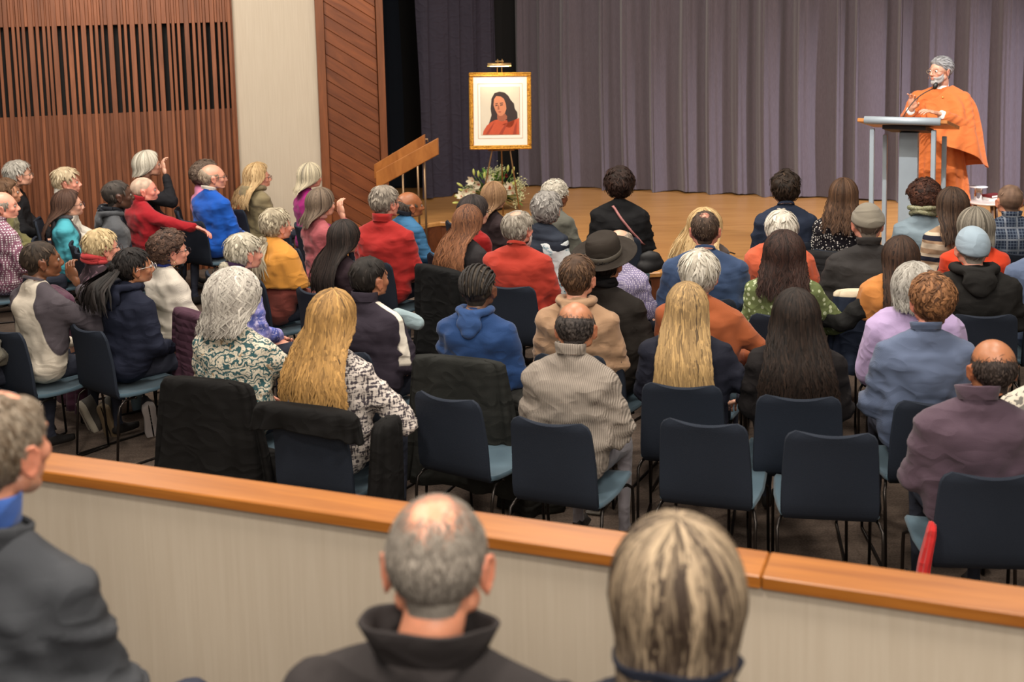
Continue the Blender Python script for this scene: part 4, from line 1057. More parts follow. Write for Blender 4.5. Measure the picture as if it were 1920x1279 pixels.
def rectline(x, z0, z1, t_=.004, y=-.0042, m=1):
    for c, s_ in (((0, y, z1), (2*x, .0016, t_)), ((0, y, z0), (2*x, .0016, t_)), ((-x, y, (z0+z1)/2), (t_, .0016, z1-z0)), ((x, y, (z0+z1)/2), (t_, .0016, z1-z0))): g.box(c, s_, m)
# picture coordinates: from the 990x1279 crop (4.125 px per source px)
k_ = 119/F*ez/ (735-238)*.985
def pp(cx, cy, y=-.005): return ((cx-486)*k_, y, (487-cy)*k_)
x_ = (662-306)/2*k_; rectline(x_, (487-705)*k_, (487-270)*k_); x2 = (640-331)/2*k_
rectline(x2+.002, (487-678)*k_, (487-296)*k_, .003)
g.obj('mat_board', [mat_w, line], pr, smooth=False)
def poly(g, pts, y, m, seed=0):
    P = np.array([pp(a, b, y) for a, b in pts]); n = len(P); c = P.mean(0); g.add(np.vstack([c, P]), None, [[0, i+1, (i+1) % n+1] for i in range(n)], m)
g = G(); mats = [plain('print_ground', (206, 196, 176), .6, nvar=.12, nscale=6), plain('print_dark', (44, 28, 26), .6, nvar=.3, nscale=40), plain('print_skin', (196, 124, 88), .6, nvar=.1, nscale=30), plain('print_robe', (186, 74, 38), .6, nvar=.2, nscale=18), plain('print_shade', (150, 84, 58), .6), plain('print_fold', (150, 52, 26), .6), plain('print_lip', (150, 60, 50), .6)]
poly(g, [(331, 296), (638, 296), (638, 676), (331, 676)], -.0052, 0)
poly(g, [(440, 345), (480, 333), (520, 340), (550, 365), (570, 400), (596, 430), (602, 470), (622, 500), (624, 545), (600, 565), (585, 600), (555, 625), (535, 600), (545, 560), (520, 540), (470, 550), (430, 585), (385, 605), (400, 570), (415, 520), (408, 470), (413, 430), (415, 390)], -.0056, 1)
poly(g, [(343, 676), (350, 645), (375, 605), (405, 578), (440, 560), (470, 555), (500, 565), (540, 560), (545, 600), (560, 625), (590, 600), (600, 560), (636, 545), (637, 676)], -.006, 3)
poly(g, [(462, 500), (520, 505), (540, 530), (538, 552), (500, 572), (470, 562), (460, 545)], -.0063, 4)
poly(g, [(455, 368), (490, 372), (515, 390), (530, 430), (535, 470), (522, 505), (500, 525), (480, 528), (462, 512), (445, 480), (432, 440), (436, 395)], -.0066, 2)
for P_ in ([(446, 428), (466, 424), (466, 430), (446, 434)], [(482, 424), (508, 420), (510, 427), (483, 430)]): poly(g, P_, -.007, 1)
for P_ in ([(444, 442), (464, 438), (464, 446), (446, 448)], [(484, 438), (506, 434), (506, 443), (486, 445)]): poly(g, P_, -.007, 1)
poly(g, [(468, 440), (474, 440), (480, 474), (464, 478)], -.007, 4); poly(g, [(464, 494), (482, 490), (498, 494), (482, 501)], -.007, 6)
for P_ in ([(470, 676), (520, 600), (552, 566), (546, 580), (500, 676)], [(365, 676), (410, 610), (440, 570), (420, 620), (385, 676)], [(585, 676), (600, 610), (620, 570), (612, 676)]): poly(g, P_, -.0064, 5)
g.obj('portrait_print', mats, pr, smooth=False)
br_ = plain('picture_light_brass', (196, 160, 108), .35, .7)
pl = empty('picture_light', (pc[0], pc[1], pc[2]), 0, 'small brass picture light above the gilt portrait frame', 'lamp'); pl.rotation_euler = pr.rotation_euler
def pp3(cx, cy, y): return ((cx-486)*k_, y, (487-cy)*k_)
g = G(); a_, b_2 = pp3(382, 122, -.10), pp3(568, 122, -.10); g.tube([a_, b_2], .019, 0, 14); g.obj('lamp_shade', br_, pl)
for cx in (467, 503): g = G(); g.tube([pp3(cx, 190, .025), pp3(cx, 150, .02), pp3(cx, 100, -.0), pp3(cx-2, 78, -.05), pp3(cx, 105, -.09)], .0055, 0, 6); g.obj('lamp_arm', br_, pl)
g = G(); g.box(pp3(476, 95, -.10), (.09, .03, .012), bev=.003); g.obj('mount_plate', br_, pl)
lo = Matrix.Translation(pr.location) @ pr.rotation_euler.to_matrix().to_4x4()
p1 = lo @ Vector(pp3(475, 132, -.125)); tgt = lo @ Vector(pp3(480, 330, .0))
al = area('picture_light_bulb', tuple(p1), .30, 2.0, (1, .82, .55), tuple(tgt), .03)
em = plain('bulb_glow', (255, 225, 170), .5, emit=6.0); g = G(); g.tube([pp3(400, 132, -.105), pp3(550, 132, -.105)], .007, 0, 8); g.obj('lamp_tube', em, pl)
# easel
es = empty('easel', (pc[0], pc[1]+.075, ST), 0, 'slim brass easel carrying the gilt framed portrait', 'easel'); eb = plain('easel_brass', (150, 118, 82), .4, .6)
zb = pc[2]-H_/2-ST
def et(nm, pts, r=.008, par=es): g = G(); g.tube(pts, r, 0, 8); return g.obj(nm, eb, par)
et('leg', [(-.27, -.13, .01), (-.10, -.06, zb-.02), (-.03, .03, zb+.7)]); et('leg', [(.20, -.13, .01), (.095, -.06, zb-.02), (.03, .03, zb+.7)]); et('leg', [(0, .42, .01), (.0, .05, zb+.72)])
et('ledge', [(-.14, -.045, zb-.012), (.14, -.045, zb-.012)], .010)
for s_ in (-1, 1): et('hook', [(s_*.10, -.05, zb-.02), (s_*.10, -.075, zb-.015), (s_*.10, -.08, zb+.02), (s_*.125, -.085, zb+.035), (s_*.10, -.085, zb+.045), (s_*.075, -.085, zb+.035)], .007)
# bouquet
fc_ = at_z(924, 393, ST); fl = empty('flower_arrangement', (fc_[0], fc_[1], ST), 0, 'round arrangement of white lilies and greenery at the foot of the easel', 'flowers')
SF = F/fc_[1]
def fp(px, py, y=0): return np.array(((px-924)/SF, y, (393-py)/SF+.01))
g = G(); g.lathe([(0.001, .0), (.11, .0), (.15, .14), (.14, .15), (.13, .14), (.001, .13)], m=0, n=28); g.obj('vase', plain('dark_ceramic', (40, 44, 36), .4), fl)
rr_ = np.random.default_rng(5)
def petal(g, p, d, L, w_, cup=.3, m=0, up=(0, 0, 1.)):
    d = np.array(d, float); d /= np.linalg.norm(d); sd = np.cross(d, up); sd /= np.linalg.norm(sd)+1e-6; nn = np.cross(sd, d); t_ = np.linspace(0, 1, 6); P = []
    for t in t_:
        ww = w_*math.sin(PI*min(.98, t*.9+.06))**.8; c = p+d*L*t-nn*cup*L*t*t
        P.append([c-sd*ww-nn*-.3*ww, c, c+sd*ww-nn*-.3*ww])
    g.grid(np.array(P), m)
wh = plain('lily_petal', (240, 236, 212), .5, nvar=.05); bud = plain('lily_bud', (220, 226, 130), .5, nvar=.15); lf = plain('leaf_green', (104, 146, 60), .5, nvar=.35, nscale=14); lf2 = plain('dark_leaf', (62, 92, 44), .5, nvar=.35); bb_ = plain('small_blossom', (216, 218, 168), .7, nvar=.2); red = plain('dark_red_bloom', (120, 24, 18), .6); org_ = plain('orange_bloom', (206, 84, 26), .6)
for px, py in ((903, 342), (930, 338), (945, 341), (890, 334), (893, 356), (885, 366), (868, 366), (865, 373), (960, 350), (875, 352), (912, 330), (950, 356), (900, 372), (878, 360), (910, 350), (922, 346), (965, 362), (888, 345), (875, 378), (915, 338)):
    g = G(); p = fp(px, py, -.12-.1*rr_.random()); ax = np.array((rr_.normal(0, .6), -1, rr_.normal(.2, .4))); ax /= np.linalg.norm(ax); a = np.cross(ax, (0, 0, 1)); a /= np.linalg.norm(a); b2 = np.cross(ax, a)
    for i in range(6): th = i*PI/3+rr_.random()*.2; petal(g, p, ax*.7+(a*math.cos(th)+b2*math.sin(th)), .09, .021, -.35, 0, ax)
    for i in range(5): g.tube([p, p+ax*.05+a*.012*math.cos(i*1.25)+b2*.012*math.sin(i*1.25)], .0014, 1, 4)
    g.obj('lily', [wh, org_], fl)
for px, py, dx, dz in ((891, 322, -.1, 1), (899, 325, .0, 1), (910, 326, .1, 1), (954, 316, .1, 1), (962, 318, .35, 1), (869, 342, -.8, .6), (866, 362, -1, .2), (862, 372, -1, .0), (962, 340, .8, .8), (955, 345, .6, .7), (926, 330, .1, 1), (873, 350, -.7, .3), (952, 362, .8, .1), (920, 335, -.1, 1)):
    g = G(); p = fp(px, py+5, -.08-.1*rr_.random()); d = np.array((dx, -.25, dz)); d /= np.linalg.norm(d); t_ = np.linspace(0, 1, 8); g.tube(p+d*.085*t_[:, None], .0155*np.sin(PI*np.clip(t_*.9+.05, 0, 1))**.7, 0, 8)
    g.tube([fp(924, 380), p], .0025, 1, 5); g.obj('bud', [bud, lf], fl)
for i in range(170):
    th = rr_.uniform(-.2, PI+.2); r_ = rr_.uniform(.1, .34); p = np.array((math.cos(th)*r_*.85, rr_.uniform(-.18, .12), .14+math.sin(th)*r_*.78)); d = np.array((math.cos(th)*1.0, rr_.normal(-.2, .4), math.sin(th)+rr_.normal(0, .3)))
    g = G(); petal(g, p, d, rr_.uniform(.08, .14), rr_.uniform(.012, .026), rr_.uniform(.0, .4)); g.obj('leaf', lf if rr_.random() < .6 else lf2, fl)
g = G(); v, f = ICO[1]
for (px, py, rx, n_) in ((973, 345, 14, 150), (976, 365, 10, 90), (925, 322, 13, 110), (941, 316, 10, 70), (968, 380, 8, 40), (880, 345, 10, 30)):
    for _ in range(n_):
        a, b2 = rr_.normal(size=2)*.5; p = fp(px+a*rx, py+b2*rx, rr_.uniform(-.2, .0)); g.add(v*rr_.uniform(.005, .009)+p, None, f, 0)
        if _ % 5 == 0: g.tube([fp(930, 375), p], .001, 0, 3)
o = g.obj('babys_breath', bb_, fl); o['kind'] = 'stuff'
for px, py, m_ in ((951, 326, red), (957, 349, org_), (940, 343, red), (945, 352, red), (898, 339, red)):
    g = G(); p = fp(px, py, -.2)
    for i in range(9): th = i*.7; petal(g, p, (math.cos(th), -.5, math.sin(th)), .026, .010, -.2)
    g.obj('blossom', m_, fl)
# ---------------------------------------------------------------- lectern, microphone, side table
LA = np.array((2.905, 9.70)); lw = np.array((.87, -.49)); lw /= np.linalg.norm(lw); ld = np.array((-lw[1], lw[0])); LW, LD = .52, .55
lang = math.atan2(lw[1], lw[0]); lc = LA+lw*LW/2+ld*LD/2
lec = empty('lectern', (lc[0], lc[1], ST), lang, 'open lectern with grey legs and a tilted wooden top before the speaker', 'lectern')
gm = plain('grey_painted_metal', (150, 160, 168), .45, .2); oak = wood('lectern_oak', (198, 132, 66), (160, 98, 42), (2, 14, 14), .35, .05); dk = plain('lectern_dark', (44, 40, 40), .6)
for sx in (-1, 1):
    for sy in (-1, 1):
        g = G(); hgt = 1.25 if sy < 0 else 1.15; g.box((sx*(LW/2-.02), sy*(LD/2-.03), hgt/2), (.036, .036, hgt), bev=.004); g.obj('leg', gm, lec, smooth=False)
tl = rotx(-.17)
tb_ = empty('top', (0, 0, 1.24)); tb_.parent = lec
g = G(); g.box((0, 0, .03), (.70, .60, .03), 0, tl, .004); g.obj('table_board', oak, tb_, smooth=False)
g = G(); p0 = tl @ np.array((-.29, -.31, .03)); p1_ = tl @ np.array((.30, -.31, .03)); g.tube([p0, p1_], .032, 0, 16); g.obj('front_roll', gm, tb_)
g = G(); g.box((0, -.03, -.01), (.34, .36, .035), 0, tl, .003); g.obj('bracket', dk, tb_, smooth=False)
g = G(); g.box((.0, .02, .60), (.15, .06, 1.2), bev=.004); g.obj('column_panel', gm, lec, smooth=False)
g = G(); g.box((0, .02, .008), (.5, .5, .014), bev=.004); g.obj('base_plate', dk, lec, smooth=False)
# gooseneck microphone on the lectern
mb = at_y(1694, 218, 9.95); mh = at_y(1752, 165, 9.95); mr = empty('microphone', tuple(mb), 0, 'thin black gooseneck microphone rising from the lectern top', 'microphone')
q_ = mh-mb; mm = plain('black_plastic', (22, 22, 24), .45)
g = G(); t_ = np.linspace(0, 1, 12)[:, None]; P = q_*t_+np.array((-.02, 0, .03))*np.sin(t_*PI); P = np.vstack([[[0, 0, -.14]], P]); g.tube(P, .0045, 0, 6); g.obj('gooseneck', mm, mr)
g = G(); g.tube([q_*.97, q_, q_+np.array((.006, 0, .012)), q_+np.array((.013, 0, .03)), q_+np.array((.018, 0, .045))], [.008, .016, .02, .018, .008], 0, 10); g.obj('foam_cover', mm, mr)
# side table with covered glass and books
tc_ = at_z(1852, 377, ST+.50); ta = empty('side_table', (tc_[0], tc_[1], ST), 0, 'small round side table holding a glass and books on stage', 'table')
tw = plain('pale_table_top', (206, 196, 190), .25); tk = wood('table_leg_wood', (96, 66, 44), (60, 40, 26), (4, 4, 4), .4, .05)
g = G(); g.lathe([(.001, .48), (.16, .48), (.175, .488), (.175, .497), (.16, .50), (.001, .50)], n=36); g.obj('table_top', tw, ta)
for i in range(3):
    a = i*2*PI/3+.5; g = G(); g.tube([(.10*math.cos(a), .10*math.sin(a), .485), (.13*math.cos(a), .13*math.sin(a), .25), (.17*math.cos(a), .17*math.sin(a), .0)], [.016, .013, .009], 0, 8); g.obj('leg', tk, ta)
glm = NT('clear_glass'); glm.b.inputs['Transmission Weight'].default_value = 1; glm.b.inputs['Roughness'].default_value = .02; glm.b.inputs['IOR'].default_value = 1.45; glm.col((1, 1, 1))
gp = at_z(1834, 375, ST+.50); gl = empty('water_glass', (gp[0], gp[1], ST+.50), 0, 'clear water glass under a white paper disc on the side table', 'glass')
g = G(); g.lathe([(.001, .006), (.027, .006), (.031, .01), (.033, .115), (.036, .115), (.034, .0), (.001, .0)], n=28); g.obj('tumbler', glm.m, gl)
g = G(); g.lathe([(.001, .007), (.029, .007), (.032, .07), (.001, .07)], n=24); wm = NT('water'); wm.b.inputs['Transmission Weight'].default_value = 1; wm.b.inputs['Roughness'].default_value = 0; wm.b.inputs['IOR'].default_value = 1.33; g.obj('water', wm.m, gl)
g = G(); g.lathe([(.001, .119), (.078, .117), (.08, .12), (.001, .1225)], n=32); g.obj('paper_lid', plain('white_paper', (240, 238, 236), .6, nvar=.02), gl)
bp = at_z(1862, 374, ST+.50)
for i, (cv, dz, lb) in enumerate((((232, 228, 224), 0, 'white paperback under the maroon one on the side table'), ((110, 34, 36), .024, 'maroon paperback on top of the white one on the side table'))):
    b = empty('book', (bp[0]+.005*i, bp[1]+.01, ST+.50+dz), .25+.2*i, lb, 'book', 'books on the side table')
    g = G(); g.box((0, 0, .0015), (.15, .105, .0025)); g.box((0, 0, .0205), (.15, .105, .0025)); g.box((-.0745, 0, .011), (.003, .105, .02)); g.obj('cover', plain('book_cover_%d' % i, cv, .5), b, smooth=False)
    g = G(); g.box((.002, 0, .011), (.142, .098, .0162)); g.obj('pages', plain('page_block', (226, 220, 206), .8), b, smooth=False)
# ---------------------------------------------------------------- the audience
WHITE = (216, 168, 144); PINK = (222, 160, 138); TAN = (184, 134, 104); BROWN = (126, 84, 60); DARK = (84, 60, 48)
def short(t=.012, top=.022, **k): return ('short', dict(t=t, top=top, **k))
navy_u = (40, 46, 60)
# --- left block
person(1, 34, 303, 'grey haired person in black at far left by the slatted screen, wearing glasses', 0, h=1.31, head=55, sk=WHITE, top=('knit', (30, 30, 33)), hair=short(.016, .026, n=320), hc=(150, 144, 134), hc2=(205, 200, 190), glasses=(120, 110, 100))
person(2, 12, 334, 'brown haired woman in olive shirt between black jumper and checked shirt', 1, h=1.25, head=70, sk=TAN, top=('plain', (112, 108, 70)), topname='shirt', hair=short(.014, .02), hc=(96, 72, 54), side=.08)
person(3, 4, 357, 'balding man in white and maroon checked shirt at the left edge', 0, h=1.28, head=68, body=42, sk=PINK, top=('gingham', (226, 220, 222), (128, 84, 104)), topname='shirt', hair=('ring', dict(t=.006, zb=.05, back=.04)), hc=(130, 122, 112), extras=(collar('collar', .03),), wd=1.06)
person(4, 125, 316, 'short blonde woman in white jumper with her back to the slatted screen', 1, h=1.27, head=76, sk=PINK, top=('knit', (214, 208, 196)), hair=short(.016, .03, n=330), hc=(176, 154, 120), hc2=(226, 208, 176), extras=(turtleneck(),))
person(5, 128, 356, 'long dark haired woman in teal and grey hooded top with glasses', 1, h=1.21, head=62, sk=WHITE, top=('sidepanel', (92, 90, 94), (74, 158, 172)), topname='hooded_top', hair=('long', dict(L=.34, wave=.008, spread=.35, n=420)), hc=(66, 46, 38), hc2=(104, 76, 62), glasses=(60, 40, 50), extras=(hood(cloth('plain', (92, 90, 94)), .8),), side=-.04)
person(6, 220, 336, 'broad dark skinned man in grey hooded sweatshirt with a dark scarf', 0, h=1.36, head=58, sk=DARK, top=('fleece', (74, 76, 80)), topname='hooded_sweatshirt', hair=('buzz', dict(t=.004, top=.004)), hc=(40, 36, 34), hc2=(92, 84, 78), wd=1.12, lean=.05, extras=(hood(), scarf(cloth('leaf', (26, 28, 34), (130, 136, 142)), .035, .075, 2)))
person(7, 270, 330, 'bald pink faced man in red jacket stretching an arm over a chair back', 0, h=1.22, head=72, body=48, sk=(226, 150, 132), top=('fleece', (150, 24, 34)), topname='jacket', hair=('buzz', dict(t=.0015, top=.001, n=10)), hc=(196, 170, 150), extras=(collar('collar', .035),),
       arms=dict(R=((.36, .10, .85), (.50, .24, .82)), handR=dict(curl=.5, spread=.15, dir=(.8, .5, -.35), up=(-.3, .2, 1)), cuff=.93))
person(8, 278, 285, 'white haired woman in black raising a hand to her face', 1, h=1.35, head=58, hp=-4, sk=WHITE, top=('plain', (28, 28, 32)), topname='top', hair=('bob', dict(L=.07, puff=(1.13, 1.1, 1.1), n=420, wave=.004)), hc=(176, 168, 150), hc2=(232, 226, 210),
       arms=dict(R=((.26, .24, .86), (.105, .185, 1.09)), handR=dict(curl=.75, spread=.25, dir=(-.5, -.2, 1), up=(.5, -1, 0)), cuff=.86))
person(9, 399, 306, 'bald man in bright blue jumper over a white collar, with glasses', 0, h=1.30, head=66, body=38, sk=(218, 160, 136), top=('knit', (22, 82, 176)), hair=('ring', dict(t=.005, zb=.045, back=.05)), hc=(150, 134, 116), glasses=(60, 40, 40), wd=1.05, extras=(collar('shirt_collar', .028, .062, .007, .006, .3, cloth('plain', (214, 206, 192))),))
person(10, 386, 303, 'person in pink top with frizzy grey-brown hair half hidden behind bald man in blue', 1, s=None, h=1.26, head=60, sk=TAN, top=('plain', (196, 120, 152)), topname='top', hair=('curly', dict(t=.036, top=.036, n=480, L=.05)), hc=(88, 72, 60), hc2=(120, 104, 92), headx=0, side=.05)
person(11, 484, 308, 'blonde woman in olive hooded jacket and glasses before the cream wall', 1, h=1.21, head=66, body=48, sk=PINK, top=('plain', (128, 116, 88)), topname='jacket', hair=('long', dict(L=.24, wave=.010, wroot=.07, lump=.006, spread=.5, puff=(1.08, 1.06, 1.1), n=460)), hc=(172, 136, 90), hc2=(226, 196, 148), glasses=(110, 50, 40), extras=(hood(None, 1.1),))
person(12, 582, 306, 'woman in magenta top with straight silver and blonde hair', 1, h=1.27, head=35, sk=PINK, top=('plain', (150, 26, 108)), topname='top', hair=('long', dict(L=.12, wave=.002, spread=.30, n=420, grad=.3)), hc=(118, 112, 104), hc2=(222, 208, 176), wd=1.1)
person(13, 603, 353, 'woman in dusty rose top, brown-grey hair, hand held at her cheek', 1, h=1.25, head=42, sk=WHITE, top=('plain', (164, 86, 92)), topname='top', hair=('long', dict(L=.14, wave=.004, spread=.2, n=420)), hc=(86, 72, 62), hc2=(140, 122, 104),
       arms=dict(R=((.22, .22, .80), (.10, .17, 1.02)), handR=dict(curl=.6, spread=.1, dir=(-.3, -.1, 1), up=(.3, -1, 0)), cuff=.9), extras=(scarf(cloth('plain', (178, 130, 122)), .02, .066, 1),))
person(14, 722, 348, 'grey haired man in red fleece jacket with a stand collar and glasses', 0, h=1.34, head=38, body=24, sk=PINK, top=('fleece', (160, 38, 36)), topname='fleece_jacket', hair=short(.012, .018, n=380), hc=(118, 108, 98), hc2=(176, 166, 152), glasses=(70, 60, 60), wd=1.1, extras=(collar('stand_collar', .055, .07, .009, .004, .15, None, .012),))
person(15, 768, 357, 'bald brown skinned man in quilted blue jacket beyond the red fleece', 0, h=1.17, head=62, sk=(150, 96, 62), top=('quilt', (58, 104, 142)), topname='quilted_jacket', hair=('ring', dict(t=.006, zb=.035, back=.03)), hc=(56, 48, 44), hc2=(110, 100, 90), extras=(collar('collar', .03, .07, .009, .004, .3, cloth('plain', (30, 34, 42))),))
person(16, 878, 385, 'woman with very long auburn waves over a black top', 1, head=22, sk=WHITE, top=('plain', (46, 44, 46)), topname='top', hair=('long', dict(L=.36, wave=.013, lam=.075, wroot=.06, spread=.45, n=560, grad=.45)), hc=(72, 50, 42), hc2=(146, 98, 68))
person(17, 890, 367, 'dark haired woman in red jumper and glasses in front of auburn waves', 1, h=1.24, head=50, sk=WHITE, top=('knit', (150, 26, 26)), hair=('bob', dict(L=.05, puff=(1.04, 1.04, 1.02))), hc=(34, 28, 28), hc2=(70, 60, 58), glasses=(40, 30, 30), extras=(scarf(cloth('plain', (70, 26, 34)), .02, .066, 1),), side=.1)
person(18, 926, 342, 'front row woman with smooth light brown hair before the flowers', 1, h=1.22, head=14, sk=WHITE, top=('plain', (50, 40, 42)), topname='top', hair=('bob', dict(L=.14, front=.8, gather=-.05, spread=.1, puff=(1.0, 1.02, 1.02), n=420)), hc=(120, 88, 62), hc2=(182, 146, 108))
person(19, 972, 393, 'bearded grey man in orange-red jumper with a thin crown', 0, head=32, body=18, sk=PINK, top=('knit', (172, 56, 42)), hair=('spot', dict(t=.016, top=.012, c=(0, -.04, .115), r=.03, n=420)), hc=(122, 112, 100), hc2=(186, 178, 164), extras=(beard((214, 206, 196)), crew()), wd=1.08)
person(20, 1042, 340, 'white curly haired person in olive grey shirt near the stage', 0, h=1.2, head=40, sk=BROWN, top=('plain', (92, 92, 84)), topname='shirt', hair=('puffy', dict(t=.024, top=.03, n=420, wave=.9, curl=.5)), hc=(176, 168, 152), hc2=(228, 222, 208), extras=(collar('collar', .03),), wd=1.05)
person(21, 1026, 361, 'grey haired woman in navy quilted vest over leaf printed sleeves', 1, h=1.31, head=22, sk=WHITE, top=('leaf', (206, 212, 214), (36, 110, 134)), topname='blouse', hair=('puffy', dict(t=.026, top=.03, n=460, wave=.8)), hc=(104, 100, 96), hc2=(186, 182, 176), extras=(vest(cloth('quilt', (44, 50, 62))),))
person(22, 1162, 318, 'front row woman in black with a pink crossbody strap and hoop earring', 1, h=1.32, head=6, body=12, sk=TAN, top=('plain', (24, 24, 26)), topname='jumper', hair=('puffy', dict(t=.034, top=.042, n=520, wave=.6, L=.055, clump=.5)), hc=(24, 16, 14), hc2=(62, 42, 34), wd=1.18, extras=(strap(plain('strap_leather', (168, 110, 108), .5), (-.045, -.125, 1.02), (.20, -.175, .72)), earring(1)))
person(23, 1163, 427, 'thin haired man in lavender checked shirt behind the black hat', 0, h=1.2, head=32, sk=WHITE, top=('gingham', (206, 198, 214), (130, 122, 156), None, 1.7), topname='shirt', hair=('spot', dict(t=.006, top=.004, c=(0, -.03, .11), r=.05, n=300)), hc=(120, 108, 98), hc2=(196, 182, 166), side=.05)
person(24, 1134, 449, 'person in black brimmed hat and long black coat', 0, h=1.33, head=24, body=26, sk=TAN, top=('plain', (38, 34, 31)), topname='coat', hair=short(.012, .004), hc=(30, 26, 24), wd=1.12, extras=(fedora(cloth('fleece', (44, 38, 33), None, None, 1.1), plain('hat_ribbon', (76, 70, 62), .6)), scarf(cloth('plain', (18, 18, 20)), .03, .068, 2)))
person(25, 1083, 476, 'slim man in beige hooded sweatshirt with cropped brown hair', 0, h=1.3, head=20, body=14, sk=(206, 150, 124), top=('fleece', (164, 132, 104)), topname='hooded_sweatshirt', hair=short(.008, .013, n=560, W=.0045, L=.03), hc=(58, 42, 34), hc2=(112, 84, 62), extras=(hood(),), wd=.98)
person(26, 1079, 563, 'man with shiny bald crown in ribbed grey jumper, back row', 0, head=12, body=24, hp=14, sk=(176, 122, 90), top=('rib', (150, 140, 130)), hair=('ring', dict(t=.006, zb=.052, back=.0, n=420, L=.02, sparse=260, sw=.02)), hc=(40, 35, 35), hc2=(92, 84, 80), extras=(collar('roll_collar', .045, .068, .010, .004, .2),), wd=1.02, lean=.10, folds=1.6, legs=(124, 120, 126))
def cornrows(c):
    g = G(); hb = HEADS[(0, 0)]
    for k in range(-5, 6):
        a = k*.30; n = 26; phi = np.linspace(-.95, 1.95, n)   # from forehead over the crown to the nape
        w_ = np.cos((phi-.3)/2.6*1.2).clip(.25, 1)
        x = .084*np.sin(a)*w_; f = np.sqrt(np.clip(1-(x/.088)**2, .1, 1)); P = np.stack([x, -.018-.105*np.sin(phi)*f, .028+.098*np.cos(phi)*f], -1)
        r_ = .0062+.0012*np.sin(np.arange(n)*2.6); g.tube(P, r_, 0, 7)
    g.obj('braids', hairmat((24, 22, 22), (60, 56, 54)), c['root'], attrs=True, M=c['M'])
person(27, 897, 495, 'person with cornrow braids in blue hooded top', 0, head=18, body=22, sk=(112, 78, 60), top=('plain', (36, 64, 110)), topname='hooded_top', hair=('buzz', dict(t=.006, top=.006)), hc=(26, 24, 24), hc2=(96, 84, 72), wd=.96, folds=1.2, extras=(hood(cloth('plain', (48, 76, 124)), .92), cornrows))
person(28, 693, 480, 'man with cropped black hair in dark track jacket with white shoulder stripe', 0, head=40, body=30, sk=(170, 118, 88), top=('shoulderstripe', (50, 44, 54), (222, 214, 200)), topname='track_jacket', hair=('buzz', dict(t=.009, top=.012)), hc=(22, 19, 18), hc2=(52, 46, 42), extras=(collar('stand_collar', .05, .07, .009, .004, .15, None, .012),), wd=1.06)
person(29, 645, 413, 'woman with long straight black-brown hair in dark plum top', 1, head=18, sk=WHITE, top=('plain', (44, 32, 38)), topname='top', hair=('long', dict(L=.34, wave=.003, spread=.35, n=520)), hc=(18, 15, 15), hc2=(60, 48, 43))
person(30, 518, 390, 'silver haired woman in mustard shawl with hair gathered low', 1, h=1.27, head=45, body=42, sk=PINK, top=('knit', (120, 60, 52)), hair=('bun', dict(t=.012, top=.02, c=(0, -.11, -.075), r=.030, n=420, tail=dict(L=.24, w=.07, n=150, end=(0, -.155, 0)))), hc=(142, 128, 106), hc2=(208, 196, 170), extras=(shawl(cloth('plain', (206, 142, 62)), .74, .014, fold=.006),))
person(31, 458, 437, 'silver haired woman with small low bun in lavender tie dyed top', 1, h=1.28, head=48, body=46, sk=PINK, top=('tiedye', (146, 142, 200), (84, 96, 170), (196, 190, 226)), topname='top', hair=('bun', dict(t=.012, top=.02, c=(-.0, -.135, -.055), r=.034, n=420)), hc=(158, 148, 128), hc2=(226, 218, 198), extras=(turtleneck(cloth('plain', (52, 34, 62))),), lean=.12)
person(32, 437, 513, 'woman with big white curls in a swirl patterned blouse, back row', 1, h=1.32, lean=-0.02, head=22, body=20, sk=PINK, top=('swirl', (216, 206, 186), (60, 92, 96), (38, 84, 90), 1.8), topname='blouse', hair=('bob', dict(L=.13, puff=(1.22, 1.18, 1.12), spread=.06, gather=.12, wave=.016, lam=.06, wroot=.16, lump=.018, n=900, W=.006)), hc=(158, 150, 142), hc2=(232, 226, 214), wd=1.12, folds=1.1,
       arms=dict(R=((.30, .16, .74), (.34, .36, .74))))
person(33, 622, 545, 'woman with long golden hair in black and white woven jumper, back row', 1, h=1.33, lean=-0.02, head=24, body=22, ht=8, sk=PINK, top=('weave', (206, 196, 188), (70, 64, 70)), hair=('long', dict(L=.36, wave=.014, lam=.10, wroot=.06, lump=.005, spread=.55, n=760, grad=.25, W=.006)), hc=(118, 90, 60), hc2=(208, 162, 98), wd=1.08,
       arms=dict(R=((.36, .06, .70), (.20, .30, .66))))
person(34, 318, 435, 'woman with short dark curls in white jumper over blue collar', 1, h=1.22, head=54, body=50, sk=PINK, top=('knit', (206, 198, 186)), hair=('curly', dict(t=.030, top=.036, n=620, L=.045)), hc=(48, 36, 32), hc2=(106, 80, 66), extras=(turtleneck(cloth('plain', (34, 46, 104))), earring(1)), wd=1.08, glasses=(40, 30, 40))
person(35, 250, 462, 'black haired woman with bushy ponytail and glasses in navy hooded jacket', 1, head=54, body=40, sk=(176, 124, 92), top=('plain', (28, 32, 48)), topname='hooded_jacket', hair=('bun', dict(t=.008, top=.012, c=(0, -.115, .02), r=.030, n=380, tail=dict(L=.24, w=.11, n=260, end=(-.03, -.20, 0)))), hc=(14, 13, 14), hc2=(48, 42, 40), glasses=(190, 186, 180), extras=(hood(),), wd=1.12, folds=1.2, lean=.1)
person(36, 190, 430, 'blonde woman with red scarf in dark patterned jacket', 1, h=1.22, head=46, sk=PINK, top=('tiedye', (40, 32, 38), (60, 46, 52), (120, 92, 104), .5), topname='jacket', hair=('bun', dict(t=.012, top=.024, c=(0, -.09, .075), r=.030, n=420)), hc=(184, 156, 110), hc2=(230, 208, 164), glasses=(60, 50, 50), extras=(scarf(cloth('knit', (190, 64, 66)), .05, .066, 4),))
